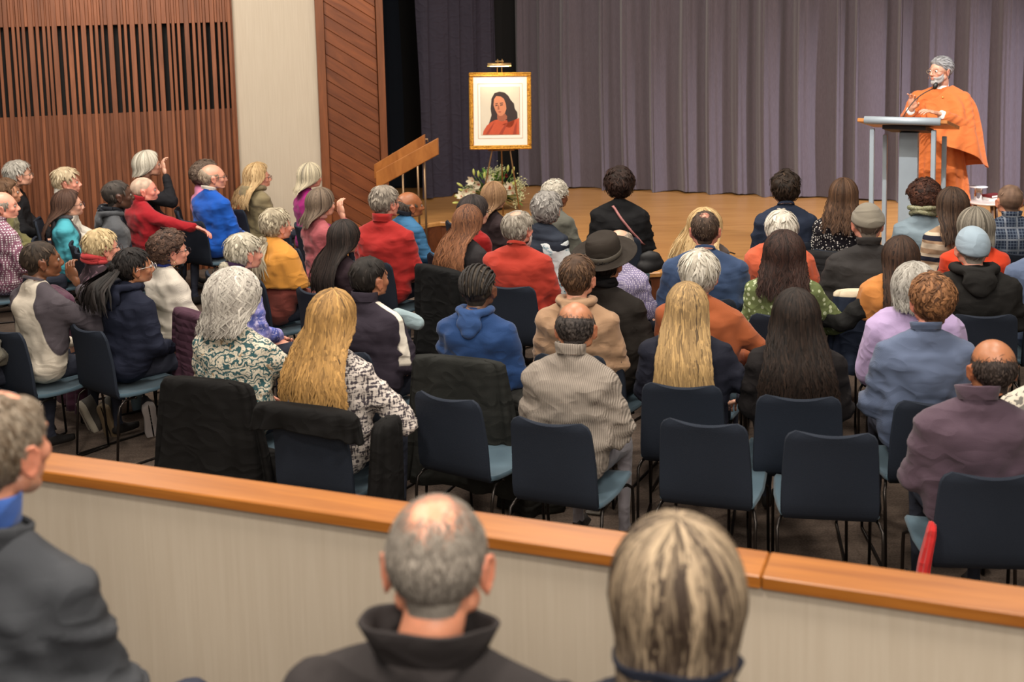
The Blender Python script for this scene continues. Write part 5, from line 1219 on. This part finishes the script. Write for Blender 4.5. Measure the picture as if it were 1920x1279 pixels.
person(37, 76, 449, 'dark skinned man in white and charcoal raglan shirt, hand at his chin', 0, h=1.31, head=56, body=36, sk=(118, 78, 54), top=('raglan', (214, 204, 188), (80, 74, 80)), topname='raglan_shirt', hair=('buzz', dict(t=.003, top=.004)), hc=(34, 28, 25), hc2=(84, 70, 58), wd=1.02, extras=(crew(cloth('plain', (80, 74, 80))),),
       arms=dict(R=((.25, .26, .74), (.10, .20, .99)), handR=dict(curl=.8, spread=.05, dir=(-.35, -.15, 1), up=(.3, -1, 0)), cuff=.88))
person(38, -62, 470, 'person in olive grey jumper cut off by the left edge', 0, head=50, body=44, sk=WHITE, top=('knit', (104, 100, 88)), hair=short(), hc=(90, 80, 70), wd=1.1)
# --- right block
person(40, 1321, 391, 'front row woman whose long blonde hair shows around a dark haired man', 1, h=1.16, head=6, sk=WHITE, top=('plain', (80, 70, 66)), topname='top', hair=('long', dict(L=.26, wave=.004, spread=.9, n=460, puff=(1.22, 1.0, 1.02))), hc=(178, 140, 88), hc2=(228, 200, 150))
person(41, 1322, 393, 'broad man in blue T-shirt with short dark hair thinning at the crown', 0, h=1.33, head=12, body=10, sk=(210, 146, 124), top=('plain', (54, 72, 104)), topname='t_shirt', hair=('spot', dict(t=.005, top=.006, c=(0, -.06, .105), r=.024, n=480, L=.02, W=.003, clump=.1, sparse=120, sw=.02)), hc=(44, 34, 30), hc2=(104, 84, 70), wd=1.22, extras=(crew(),))
person(42, 1312, 472, 'white haired person in rust coloured jumper', 0, head=18, body=20, sk=PINK, top=('knit', (160, 86, 50)), hair=short(.018, .026, n=520, L=.06), hc=(186, 176, 158), hc2=(236, 230, 216), wd=1.05, side=.0, arms=dict(R=((.33, .08, .72), (.16, .30, .64))))
person(43, 1288, 531, 'woman with very long blonde hair in navy top', 1, head=6, body=14, sk=WHITE, top=('plain', (30, 32, 44)), topname='top', hair=('long', dict(L=.42, grad=.28, wave=.006, lam=.14, spread=.3, n=820, W=.005)), hc=(112, 92, 70), hc2=(206, 170, 116), wd=1.14, arms=dict(R=((.33, .02, .70), (.25, .26, .60))))
person(44, 1472, 325, 'front row person in navy cable knit jumper with wavy black-brown hair', 0, h=1.31, head=4, body=6, sk=WHITE, top=('knit', (42, 50, 68), None, None, .5), hair=('puffy', dict(t=.024, top=.036, n=520, wave=.7, L=.05, clump=.5)), hc=(24, 19, 16), hc2=(66, 50, 38), wd=1.02, extras=(crew(),))
person(45, 1465, 396, 'white haired woman with terracotta shawl behind the navy cable knit', 1, head=8, sk=PINK, top=('plain', (196, 150, 120)), topname='top', hair=('short', dict(t=.02, top=.026, n=480, L=.06)), hc=(206, 196, 178), hc2=(242, 236, 224), extras=(shawl(cloth('fleece', (196, 92, 62)), .70, .014),), side=-.0)
person(46, 1470, 437, 'woman with thick auburn curls in green flowered blouse', 1, head=10, body=14, sk=WHITE, top=('dots', (106, 118, 76), (186, 196, 160), None, .45), topname='blouse', hair=('long', dict(L=.2, wave=.014, lam=.06, wroot=.12, lump=.008, spread=.35, n=760, puff=(1.14, 1.12, 1.06), W=.0065)), hc=(30, 20, 19), hc2=(74, 50, 42), wd=1.12, arms=dict(R=((.32, .10, .70), (.20, .32, .60))))
person(47, 1492, 545, 'woman with waist length black-brown hair in black top', 1, head=2, body=10, sk=WHITE, top=('plain', (30, 27, 28)), topname='top', hair=('long', dict(L=.42, wave=.010, lam=.12, spread=.55, n=860, puff=(1.06, 1.06, 1.04), W=.006)), hc=(18, 14, 13), hc2=(54, 41, 34), wd=1.14)
person(48, 1582, 335, 'woman with long brown waves in black blouse with white dots', 1, h=1.31, head=14, sk=WHITE, top=('dots', (28, 26, 32), (226, 222, 216), None, .95), topname='blouse', hair=('long', dict(L=.22, wave=.010, lam=.08, spread=.3, n=520)), hc=(54, 38, 30), hc2=(112, 82, 60), wd=1.02)
person(49, 1627, 381, 'man in grey knitted beanie and dark grey jacket', 0, h=1.35, head=8, body=8, sk=PINK, top=('plain', (52, 50, 50)), topname='jacket', hair=('buzz', dict(t=.004, top=.002)), hc=(120, 110, 100), wd=1.16, folds=1.4, extras=(beanie(cloth('knit', (128, 122, 110)), True, 1.62, 'knitted_beanie', .2), collar('collar', .04, .07, .009, .008, .2)))
person(50, 1733, 341, 'woman with round dark curls and chunky speckled scarf', 1, h=1.29, head=2, sk=WHITE, top=('plain', (132, 150, 162)), topname='denim_shirt', hair=('curly', dict(t=.040, top=.044, n=760, L=.06)), hc=(34, 21, 18), hc2=(92, 56, 42), extras=(scarf(cloth('tiedye', (150, 148, 120), (112, 118, 84), (206, 204, 190), 3), .05, .085, 3),), wd=1.0, side=-.0)
person(51, 1784, 352, 'long haired woman in striped top with tan crossed straps', 1, h=1.3, head=-12, body=6, sk=WHITE, top=('stripes', (206, 190, 168), (166, 138, 112), (36, 38, 52)), topname='top', hair=('long', dict(L=.22, wave=.006, spread=.1, n=520)), hc=(46, 34, 30), hc2=(98, 76, 60), extras=(strap(cloth('plain', (164, 132, 104)), (-.10, -.115, 1.0), (.03, -.175, .66), w_=.034), strap(cloth('plain', (164, 132, 104)), (.12, -.115, .99), (-.03, -.178, .66), w_=.034)), side=-.06)
person(52, 1829, 391, 'woman with smooth grey bob in orange-red top', 1, head=4, sk=WHITE, top=('plain', (212, 66, 36)), topname='top', hair=('bob', dict(L=.08, puff=(1.1, 1.06, 1.05), n=520, wave=.002)), hc=(96, 90, 80), hc2=(168, 160, 146), wd=1.05)
person(53, 1823, 425, 'man in pale blue cap and black hooded sweatshirt', 0, head=6, body=6, sk=PINK, top=('fleece', (34, 33, 32)), topname='hooded_sweatshirt', hair=('buzz', dict(t=.004, top=.002)), hc=(150, 140, 130), wd=1.24, extras=(beanie(cloth('plain', (150, 168, 182)), False, 1.75, 'cap', .3), hood(None, 1.25)))
person(54, 1893, 343, 'bald front row man in blue and grey plaid shirt at the right', 0, head=2, body=4, sk=(214, 150, 120), top=('plaid', (40, 50, 70), (96, 108, 124), (120, 128, 140), 1.4), topname='shirt', hair=('buzz', dict(t=.0022, top=.0015, n=30)), hc=(110, 86, 72), hc2=(160, 130, 110), extras=(collar('collar', .03, .066, .008, .006, .1),), wd=1.04)
person(55, 1962, 398, 'person in blue-grey shirt cut off by the right edge', 0, h=1.31, head=0, body=4, sk=WHITE, top=('plain', (92, 106, 134)), topname='shirt', hair=short(), hc=(60, 50, 40), wd=1.1)
person(56, 1690, 444, 'woman with long dark straight hair and ochre shawl', 1, head=20, body=14, sk=WHITE, top=('plain', (28, 28, 28)), topname='top', hair=('long', dict(L=.34, wave=.007, spread=.2, n=640, gather=.2)), hc=(34, 25, 22), hc2=(84, 60, 46), extras=(shawl(cloth('plain', (190, 124, 64)), .78, .012),), side=.03,
       arms=dict(L=((-.34, -.02, .76), (-.46, .14, .72)), handL=dict(curl=1.0, spread=.0, dir=(-.8, .5, -.1), up=(0, .2, 1)), cuff=.93))
person(57, 1716, 498, 'grey curly haired woman wrapped in a lavender shawl', 1, head=12, body=14, sk=PINK, top=('plain', (120, 104, 140)), topname='top', hair=('bob', dict(L=.07, puff=(1.1, 1.1, 1.08), wave=.010, lam=.06, wroot=.1, lump=.008, n=620)), hc=(138, 132, 122), hc2=(206, 202, 194), extras=(shawl(cloth('plain', (176, 156, 196)), .62, .018, slope=.3),), wd=1.05, side=.0)
person(58, 1748, 514, 'man with reddish brown hair in slate blue polo shirt', 0, h=1.34, headx=0.04, head=6, body=4, sk=(218, 150, 128), top=('knit', (92, 104, 130)), topname='polo_shirt', hair=short(.014, .022, n=760, wave=.8, L=.04), hc=(88, 58, 40), hc2=(160, 112, 74), wd=1.05, extras=(collar('collar', .032, .066, .009, .006, .25, cloth('knit', (84, 96, 122))),), folds=1.3)
person(59, 1862, 630, 'bald brown skinned man in dusky purple jacket, back row right', 0, headx=0.07, head=6, body=6, sk=(166, 112, 78), top=('fleece', (82, 66, 78)), topname='jacket', hair=('ring', dict(t=.004, zb=.045, back=.02, n=520, L=.015, W=.003, sparse=260, sw=.02)), hc=(36, 30, 30), hc2=(84, 72, 66), wd=1.04, extras=(collar('stand_collar', .055, .074, .010, .012, .3, None, .01),), folds=0.8)
person(60, 1972, 608, 'person in cream patterned top cut off by the right edge', 1, head=0, body=2, sk=WHITE, top=('leaf', (206, 198, 182), (120, 116, 110), None, .7), topname='top', hair=short(), hc=(60, 50, 40), wd=1.1)
# --- foreground, on the rear platform
suit = cloth('fleece', (58, 60, 64))
person(61, -12, 722, 'sandy grey haired man in charcoal suit jacket with blue shirt collar, nearest left', 0, hs=1.04, s=1050, base=PLAT, head=20, body=22, hi=1, sk=(206, 146, 118), top=suit, topname='suit_jacket', hair=('spot', dict(t=.008, top=.009, c=(.0, .02, .12), r=.04, n=900, L=.03, W=.003, clump=.12)), hc=(104, 84, 64), hc2=(150, 138, 122), wd=1.12, extras=(collar('shirt_collar', .055, .074, .007, .006, .15, cloth('plain', (52, 84, 150)), .025), collar('lapel_collar', .035, .092, .012, .006, .3, None, -.012)), chair='suited man nearest the left corner', folds=1.3)
person(62, 816, 923, 'balding man with prominent ears and raised black jacket collar, nearest middle', 0, h=1.28, hs=1.0, s=1160, base=PLAT, head=5, body=14, hp=14, hi=1, sk=(206, 142, 112), top=('plain', (46, 42, 42)), topname='jacket', hair=('spot', dict(t=.0035, top=.003, c=(0, -.06, .092), r=.076, n=1500, L=.022, W=.0016, clump=.15, lift=.03, sparse=900, sw=.05)), hc=(104, 94, 84), hc2=(176, 166, 154), glasses=(40, 60, 56), wd=1.2, extras=(collar('raised_collar', .066, .082, .010, .030, .38, None, -.004, .004),), chair='balding man in black jacket, nearest middle')
person(63, 1270, 985, 'person with short streaked blonde-brown hair and dark collar, nearest right', 1, hs=1.0, s=1190, base=PLAT, head=8, body=12, hi=1, sk=(206, 146, 124), top=('plain', (34, 36, 46)), topname='jacket', hair=('bob', dict(L=.11, puff=(1.08, 1.06, 1.07), gather=.42, spread=0, wave=.006, wroot=.05, lam=.12, lump=.006, n=700, W=.004, grad=-.38)), hc=(70, 56, 46), hc2=(206, 182, 150), extras=(collar('raised_collar', .05, .080, .009, .022, .3, cloth('plain', (26, 30, 42)), .0, .004),), chair='streaked blonde person nearest the right')
# ---------------------------------------------------------------- the speaker
def speaker():
    px, py, s = 1763, 107, 213
    P = at_s(px, py, s); base = ST; H = P[2]-base; by = 213; hy = 243
    Rb = rotz(-math.radians(by)); off = np.array((0, .03, H-.125))
    xy = P[:2]-(Rb @ off)[:2]
    root = empty('person', (xy[0], xy[1], base), -math.radians(by), 'robed speaker in orange with grey hair, beard and glasses behind the lectern', 'person')
    rel = math.radians(by-hy); M = np.eye(4); M[:3, :3] = rotz(rel) @ rotx(-.05); M[:3, 3] = off
    sc_ = (H-.27)/1.48       # neck base height over the standard one
    Z = lambda z: z*sc_
    nb = np.array((0, -.015, Z(1.48)))
    # right arm (picture left) and left arm bent forward, hands raised
    sR, eR, wR = np.array((.19, .0, Z(1.38))), np.array((.26, .13, Z(1.16))), np.array((.16, .36, Z(1.31)))
    sL, eL, wL = np.array((-.19, .0, Z(1.38))), np.array((-.25, .11, Z(1.15))), np.array((-.08, .34, Z(1.28)))
    g = G(); hv, hq, hn, ti = HEADS[(0, 1)]; hv2 = hv @ M[:3, :3].T+M[:3, 3]; kk = sstep(-.075, -.17, hv[:, 2]); tgt = nb+(hv2-M[:3, 3]-(rotz(rel) @ np.array((0, -.045, -.17)))); tgt[:, 2] = nb[2]-.02+(hv[:, 2]+.17)
    g.add(hv2*(1-kk[:, None])+tgt*kk[:, None], hq, tint=ti)
    for sx in (-1, 1):
        v, f = ICO[2]; c_ = np.array((sx*.031, .078, .008)); e = v*.0125+c_; dn = v[f].mean(1)[:, 1]; fm = np.where(dn > .93, 4, np.where(dn > .78, 3, 2))
        for mi in (2, 3, 4): g.add(e @ M[:3, :3].T+M[:3, 3], None, f[fm == mi], mi)
    bp_ = [EL((0, 0, Z(1.0)), (.16, .11, .14)), EL((0, 0, Z(1.25)), (.165, .11, .17)), RC((-.13, -.005, Z(1.39)), (.13, -.005, Z(1.39)), .06, .06), RC(sR, eR, .048, .036), RC(eR, wR, .036, .025), RC(sL, eL, .048, .036), RC(eL, wL, .036, .025)]
    for sx in (-1, 1): bp_ += [RC((sx*.09, 0, Z(.92)), (sx*.10, .01, .5), .085, .055), RC((sx*.10, .01, .5), (sx*.10, -.01, .1), .055, .04), RC((sx*.10, -.02, .05), (sx*.12, .14, .035), .045, .035)]
    bv, bq, bn = blob(bp_, .022, 2); fc = bv[bq].mean(1); g.add(bv, bq, None, np.where(fc[:, 2] < .1, 5, 0))
    for w_, e_, sg, d, up in ((wR, eR, -1, (-.25, .35, .85), (-.2, -.9, .4)), (wL, eL, 1, (.75, .55, .25), (0, .25, 1))):
        hd = hand(.45, .28, sg, 1); Rh = frame_from(d, up); g.add(hd[0] @ Rh.T+w_+Rh[:, 1]*.02, hd[1], hd[2], 0)
    g.obj('body', [skin((206, 156, 132)), cloth('plain', (120, 50, 20)), plain('eye_white', (225, 220, 215), .2, nvar=0), plain('iris', (70, 50, 35), .2), plain('pupil', (10, 10, 10), .1), plain('shoe_leather', (30, 28, 28), .5)], root, attrs=True)
    orange = cloth('plain', (196, 106, 54), None, None, 1.003)
    # robe: lofted skirt with hanging folds + upper body
    n = 72; th = np.arange(n)*2*PI/n; rows = []
    for z, rx, ry, fo in ((Z(1.30), .18, .125, 0), (Z(1.15), .185, .13, .002), (Z(1.0), .185, .13, .006), (Z(.85), .20, .145, .010), (.65, .215, .16, .026), (.45, .23, .175, .032), (.25, .24, .19, .036), (.06, .25, .20, .028), (.045, .245, .195, .028)):
        f = fo*(np.sin(th*11+.5)+.6*np.sin(th*7+2)+.3*np.sin(th*17)); rows.append(np.stack([(rx+f)*np.cos(th), (ry+f)*np.sin(th), np.full(n, z)], -1))
    g = G(); g.grid(np.array(rows), closed=True); o = g.obj('robe', orange, root); m = o.modifiers.new('t', 'SOLIDIFY'); m.thickness = .004
    T = [EL((0, 0, Z(1.08)), (.18, .13, .16)), EL((0, 0, Z(1.25)), (.185, .13, .17)), RC((-.14, -.005, Z(1.385)), (.14, -.005, Z(1.385)), .078, .078), RC((0, -.01, Z(1.46)), (-.13, 0, Z(1.40)), .062, .062), RC((0, -.01, Z(1.46)), (.13, 0, Z(1.40)), .062, .062)]
    for s_, e_, w_ in ((sR, eR, wR), (sL, eL, wL)): T += [RC(s_, e_, .078, .08), RC(e_, e_+(w_-e_)*.80, .075, .055)]
    v, q, nn = blob(T, .013, 3)
    # folds sweep diagonally from the left shoulder across the chest
    ph = v @ np.array((.75, .2, 1.0))*95+2*wav(v, 4, 9); v = v+nn*(.006*(1-np.abs(np.sin(ph*.5))*1.5)*sstep(Z(1.45), Z(1.3), v[:, 2]))[:, None]
    g = G(); g.add(v, q); g.obj('upper_robe', orange, root)
    # shawl falling from the left shoulder and arm (picture right): rows from neck line to hem
    def row(pts, k=30):
        p = cr(pts, 10); s_ = np.linspace(0, len(p)-1, k); i = np.minimum(s_.astype(int), len(p)-2); return p[i]*(1-(s_-i))[:, None]+p[i+1]*(s_-i)[:, None]
    zc = Z(1.0)
    a = row([(.10, .135, Z(1.36)), (.0, .14, Z(1.40)), (-.07, .09, Z(1.475)), (-.10, .0, Z(1.50)), (-.06, -.09, Z(1.47)), (.04, -.12, Z(1.44)), (.14, -.10, Z(1.42))])
    b = row([(.07, .165, Z(1.27)), (-.08, .18, Z(1.29)), (-.20, .11, Z(1.37)), (-.245, .0, Z(1.40)), (-.20, -.11, Z(1.34)), (-.02, -.16, Z(1.30)), (.15, -.14, Z(1.30))])
    c = row([(.05, .20, Z(1.20)), (-.10, .26, Z(1.15)), (-.26, .17, Z(1.20)), (-.31, .0, Z(1.18)), (-.25, -.14, Z(1.15)), (-.03, -.18, Z(1.12)), (.15, -.16, Z(1.14))])
    d = row([(.03, .24, Z(1.13)), (-.10, .31, Z(1.08)), (-.29, .23, Z(1.06)), (-.36, .0, Z(1.0)), (-.28, -.17, Z(.95)), (-.05, -.19, Z(.92)), (.14, -.17, Z(.96))])
    e = row([(.02, .25, Z(1.09)), (-.12, .33, Z(1.01)), (-.30, .26, Z(.95)), (-.42, .02, Z(.80)), (-.30, -.19, Z(.80)), (-.06, -.20, Z(.76)), (.13, -.18, Z(.84))])
    R_ = []; rs_ = [a, b, c, d, e]
    for t_ in np.linspace(0, 4, 29):
        i = min(int(t_), 3); f = t_-i; p0, p1, p2, p3 = rs_[max(i-1, 0)], rs_[i], rs_[i+1], rs_[min(i+2, 4)]
        r_ = .5*((2*p1)+(-p0+p2)*f+(2*p0-5*p1+4*p2-p3)*f*f+(-p0+3*p1-3*p2+p3)*f**3)
        rad = r_-np.array((0, 0, 0)); rad[:, 2] = 0; rad /= np.linalg.norm(rad, axis=1)[:, None]+1e-6; u = np.linspace(0, 1, len(r_))
        r_ = r_+rad*((.024*np.sin(u*46+t_*.8)+.018*np.sin(u*27+1-t_))*min(1, t_/1.5))[:, None]; R_.append(r_)
    g = G(); g.grid(np.array(R_)); o = g.obj('shawl', orange, root); m = o.modifiers.new('t', 'SOLIDIFY'); m.thickness = .005; m = o.modifiers.new('s', 'SUBSURF'); m.levels = m.render_levels = 1
    ctx = dict(root=root, nb=nb, seed=3, top=orange, M=M, fem=0, hi=1)
    collar('shirt_collar', .03, .064, .006, -.002, .35, cloth('plain', (236, 228, 224)), .012)(ctx)
    for w_, e_ in ((wR, eR), (wL, eL)):
        d_ = w_-e_; d_ = d_/np.linalg.norm(d_); g = G(); g.tube([w_-d_*.07, w_-d_*.005], [.042, .036], 0, 18); g.obj('shirt_cuff', cloth('plain', (236, 228, 224)), root)
    make_hair(root, ('short', dict(t=.012, top=.02, n=900, L=.06, W=.0035, lift=.02, flow=(0, -1, -.1), wave=.15)), M, 0, 1, (96, 94, 94), (190, 190, 192), 1.4, 0, 11, 430)
    beard((150, 147, 145), .008)(ctx)
    glasses_obj(root, M, (170, 150, 120), .0014)
    g = G(); g.tube([(.083, -.01, .012), (.074, .05, -.03), (.052, .085, -.055)], .0022, 0, 6); g.tube([(.055, .083, -.054), (.048, .09, -.058)], .005, 0, 8); g.obj('headset_microphone', plain('headset', (120, 80, 66), .5), root, M=M)
    g = G(); v, f = ICO[2]; g.add(v*.009+np.array((-.055, .145, Z(1.405))), None, f); g.obj('brooch', plain('brooch_gold', (220, 180, 100), .3, .8), root)
speaker()
# ---------------------------------------------------------------- empty chairs of the back rows
T_ = lambda p: math.degrees(math.atan2(4.5-p[0], 13-p[1]))
def empty_chair(px, py, label, deg=None):
    """px, py: middle of the top edge of the backrest"""
    P = at_z(px, py, .815); d = deg if deg is not None else T_(P); o = rotz(-math.radians(d)) @ np.array((0, .29, 0)); return put_chair((P[0]+o[0], P[1]+o[1], 0), d, label), (P[0]+o[0], P[1]+o[1], 0), d
empty_chair(832, 748, 'empty dark blue chair left of the ribbed grey jumper')
empty_chair(1317, 797, 'empty dark blue chair between grey jumper and another empty chair', 19)
empty_chair(1560, 818, 'empty dark blue chair beside the man in purple, seat in full light', 10)
empty_chair(133, 459, 'empty dark blue chair behind the woman in teal and grey')
empty_chair(558, 424, 'empty dark blue chair between mustard shawl and magenta top')
empty_chair(850, 420, 'empty dark chair at the front beside the blue quilted jacket')
empty_chair(398, 517, 'empty dark blue chair between white jumper and lavender tie dye')
# ---------------------------------------------------------------- coats and small things
blackcoat = cloth("plain", (17, 16, 16))
def seat_of(pid, dy=0):
    c = NAMES[pid]; o = rotz(-math.radians(c['by'])) @ np.array((0, -chair_off+dy, 0)); return (c['xy'][0]+o[0], c['xy'][1]+o[1], 0), c['by']
def coat_at(pid, label, mat, **k): l, d = seat_of(pid); return coat_on(l, d, label, mat, seed=pid, **k)
coat_at(32, 'black coat over the chair of the woman with white curls', blackcoat, drop=.10, w0=.25, w1=.36, d1=.14, fold=.02)
coat_at(16, 'black coat over the chair of the woman with auburn waves', cloth('plain', (16, 17, 18)), drop=.2, w0=.25, w1=.30)
coat_at(27, 'dark green-grey jacket over the chair of the person with braids', cloth('plain', (34, 35, 33)), drop=.18, w0=.25, w1=.33, d1=.13, fold=.02)
coat_at(34, 'olive jacket over the chair of the woman with dark curls', cloth('plain', (58, 62, 34)), drop=.4)
coat_at(48, 'black padded jacket over the chair of the woman in dots', cloth('quilt', (34, 34, 36)), z0=.80, drop=.4)
coat_at(36, 'plum jacket over the chair of the woman with red scarf', cloth('plain', (74, 42, 60)), drop=.12, w0=.25, w1=.3)
coat_at(49, 'navy coat with cream quilted lining over the chair of the man in grey beanie', cloth('twotone', (40, 48, 66), (206, 192, 168), None, .872), drop=.35, z0=.85)
coat_at(31, 'plum padded jacket over the chair of the woman in tie dye', cloth('quilt', (74, 48, 62)), drop=.3)
# black coat worn loosely round the sides of the golden haired woman's chair: back panel bare
l, d = seat_of(33)
coat_on(l, d, 'black coat slung over the chair of the golden haired woman', blackcoat, z0=.85, drop=.74, w0=.26, w1=.28, d0=.05, d1=.055, seed=5, fold=.01)
o_ = rotz(-math.radians(d)) @ np.array((.33, -.17, 0))
def hang(loc, deg, label, mat, z0, z1, wx, wy, seed, name='coat', cat='coat', base=0.):
    g = G(); n = 40; th = np.arange(n)*2*PI/n; rows = []; r = np.random.default_rng(seed).random(4)*6
    for i, z in enumerate(np.r_[z0+.01, z0, np.linspace(z0-.03, z1, 14), z1-.001]):
        t = np.clip((z0-z)/(z0-z1), 0, 1); k = (.05 if i == 0 else .8 if i == 1 else 1)*(.0 if False else 1)
        f = 1+.16*(.3+t)*np.sin(th*5+r[0]+2*t)+.08*np.sin(th*9+r[1])
        if i == 16: k = .05
        rows.append(np.stack([wx*(.75+.35*t)*f*np.cos(th)*k+.02*math.sin(3*t+r[2]), wy*(.8+.3*t)*f*np.sin(th)*k, np.full(n, z)], -1))
    g = G(); g.grid(np.array(rows), closed=True); o = g.obj(name, mat, None, loc=loc, rz=-math.radians(deg)); return tag(o, label, cat)
hang((l[0]+o_[0], l[1]+o_[1], 0), d, 'black coat skirt trailing to the floor beside the golden haired woman', blackcoat, .80, .03, .06, .13, 8)
p = at_z(985, 960, .02); hang((p[0]+.02, p[1]+.12, 0), 20, 'black quilted coat heaped behind the empty chair left of grey jumper', cloth('quilt', (40, 40, 38), None, None, 1.3), .62, .01, .14, .13, 3)
# red lining of the jacket of the man in purple (red flap on the left of his chair)
c = NAMES[59]; p = at_y(1741, 965, c['xy'][1]-.22); hang((p[0], p[1], 0), 6, 'bright red jacket lining hanging beside the chair of the man in purple', cloth('plain', (176, 36, 36)), .62, .32, .02, .05, 6, 'scarf', 'scarf')
p = at_z(1690, 760, .30); hang((p[0]-.05, p[1], 0), 10, 'lavender fringe end hanging between chairs beside slate polo', cloth('plain', (176, 156, 196)), .86, .42, .035, .02, 9, 'shawl_end', 'shawl')
# shoes
def shoe(px, py, z, label, deg, pitch, upper, sole, roll=0, name='shoe'):
    P = at_z(px, py, z); r = empty(name, tuple(P), 0, label, 'shoe'); R = rotz(-math.radians(deg)) @ rotx(pitch) @ roty(roll)
    prof = [(-.13, .034), (-.10, .042), (-.04, .036), (.02, .040), (.08, .047), (.125, .040), (.15, .018)]
    ys = np.array([a for a, b in prof]); ws = np.array([b for a, b in prof]); P_ = []
    def outline(sc_, z_, n=40):
        t_ = np.linspace(0, 1, n//2); y = -.145+.31*t_; w_ = np.interp(y, np.r_[-.145, ys, .165], np.r_[.006, ws, .003])*sc_; return np.r_[np.c_[w_, y, np.full(n//2, z_)], np.c_[-w_[::-1], y[::-1], np.full(n//2, z_)]]
    rows = [outline(.1, 0), outline(.9, 0), outline(1.0, .006), outline(1.03, .02), outline(.97, .032), outline(.9, .034)]
    g = G(); g.grid(np.array(rows) @ R.T, closed=True); g.obj('sole', plain('shoe_sole', sole, .6), r)
    rows = []
    for z_, s1, cut in ((.03, .95, 1), (.05, .9, 1), (.065, .75, .8), (.08, .62, .55), (.095, .55, .42), (.10, .5, .40)):
        o = outline(s1, z_); o[:, 1] = np.where(o[:, 1] > 0, o[:, 1]*cut, o[:, 1]); rows.append(o)
    g = G(); g.grid(np.array(rows) @ R.T, closed=True); up = g.obj('upper', plain('shoe_upper', upper, .7), r)
    g = G()
    for i in range(4):
        y = .01+.022*i; z_ = .088-.009*i; g.tube(np.array([(-.025, y, z_-.004), (0, y+.004, z_+.006), (.025, y, z_-.004)]) @ R.T, .0025, 0, 5)
    g.obj('laces', plain('lace', (190, 186, 180), .8), r); return r
shoe(200, 795, .10, 'brown trail shoe with its worn sole facing back, under the navy jacket', 10, -1.15, (60, 56, 50), (112, 96, 74))
shoe(160, 788, .09, 'pale edged shoe tipped on its toe beside the trail shoe', 14, -1.05, (70, 66, 62), (186, 178, 162), .5)
shoe(319, 812, .10, 'black trainer with white and orange sole turned back at the left', 0, -1.1, (30, 32, 40), (176, 160, 150))
shoe(284, 792, .11, 'black and white trainer behind the one with the orange sole', -6, -1.15, (30, 32, 40), (190, 182, 180), -.4)
P = shoe(818, 745, .60, 'grey canvas shoe with cream rim above the empty chair', 70, -.9, (84, 84, 84), (196, 178, 150), .2)
for (px, py, deg, lb) in ((1120, 960, 20, 'tan suede boot beneath the ribbed grey jumper man'),):
    P = at_z(px, py, .0); r = empty('boot', (P[0], P[1]+.02, 0), -math.radians(deg), lb, 'boot'); sd = cloth('plain', (112, 96, 80)); g = G(); g.lathe([(.05, .03), (.052, .10), (.055, .2), (.062, .32), (.058, .33), (.05, .2)], n=20, sy=1.1); g.obj('shaft', sd, r)
    v, q, n_ = blob([RC((0, -.02, .055), (0, .17, .045), .05, .042), EL((0, -.02, .06), .055)], .012, 2); g = G(); g.add(v, q); g.obj('foot', sd, r); g = G(); g.box((0, .07, .012), (.095, .29, .022), bev=.01); g.obj('sole', plain('shoe_sole', (60, 52, 44)), r)
# cup on the floor
P = at_z(257, 768, .0); r = empty('cup', (P[0], P[1], 0), 0, 'pale blue paper cup standing on the carpet by the trainers', 'cup')
g = G(); g.lathe([(.001, .003), (.03, .0), (.042, .11), (.044, .112), (.041, .11), (.029, .006), (.001, .006)], n=24); g.obj('paper_cup', plain('cup_paper', (150, 180, 196), .5, nvar=.03), r)
# pale jeans knee belongs to the man with the red fleece's neighbour, built as a loose lump
P = at_s(762, 574, 312); v, q, n_ = blob([RC((-.05, 0, 0), (.06, .02, -.05), .055, .045), RC((-.06, .03, -.03), (.02, .08, -.06), .05, .045)], .012, 3); v = v+n_*(.006*wav(v, 3, 60))[:, None]; g = G(); g.add(v, q); o = g.obj('jeans_knee', cloth('plain', (146, 166, 172)), None, loc=(P[0], P[1], P[2]-.06)); tag(o, 'light blue denim knee showing beyond the track jacket', 'clothing')
# stage cables by the front edge
for i, (x0, y0, x1, y1) in enumerate(((1258, 478, 1284, 470), (1362, 474, 1378, 476))):
    a_, b_3 = at_z(x0, y0, ST+.006), at_z(x1, y1, ST+.006); m_ = (a_+b_3)/2+np.array((0, .05, 0)); g = G(); g.tube(cr([a_, m_, b_3], 6)-a_, .006, 0, 6); o = g.obj('cable', mm, None, loc=tuple(a_)); tag(o, ('curved black cable on the stage edge left of the blue T-shirt', 'short black cable on the stage edge right of the blue T-shirt')[i], 'cable')
# black shoulder bag of the woman in black
c = NAMES[22]; v, q, n_ = blob([EL((0, 0, 0), (.09, .04, .06)), EL((.02, .01, -.05), (.10, .05, .06)), EL((-.02, 0, -.06), (.09, .05, .06))], .014, 3); v = v+n_*(.006*wav(v, 3, 40))[:, None]
P = at_s(1212, 478, 243); g = G(); g.add(v, q); o = g.obj('shoulder_bag', plain('black_nylon', (22, 22, 24), .6), None, loc=(P[0]+.03, P[1]+.02, P[2]-.03)); tag(o, 'soft black shoulder bag at the hip of the front row woman in black', 'bag')
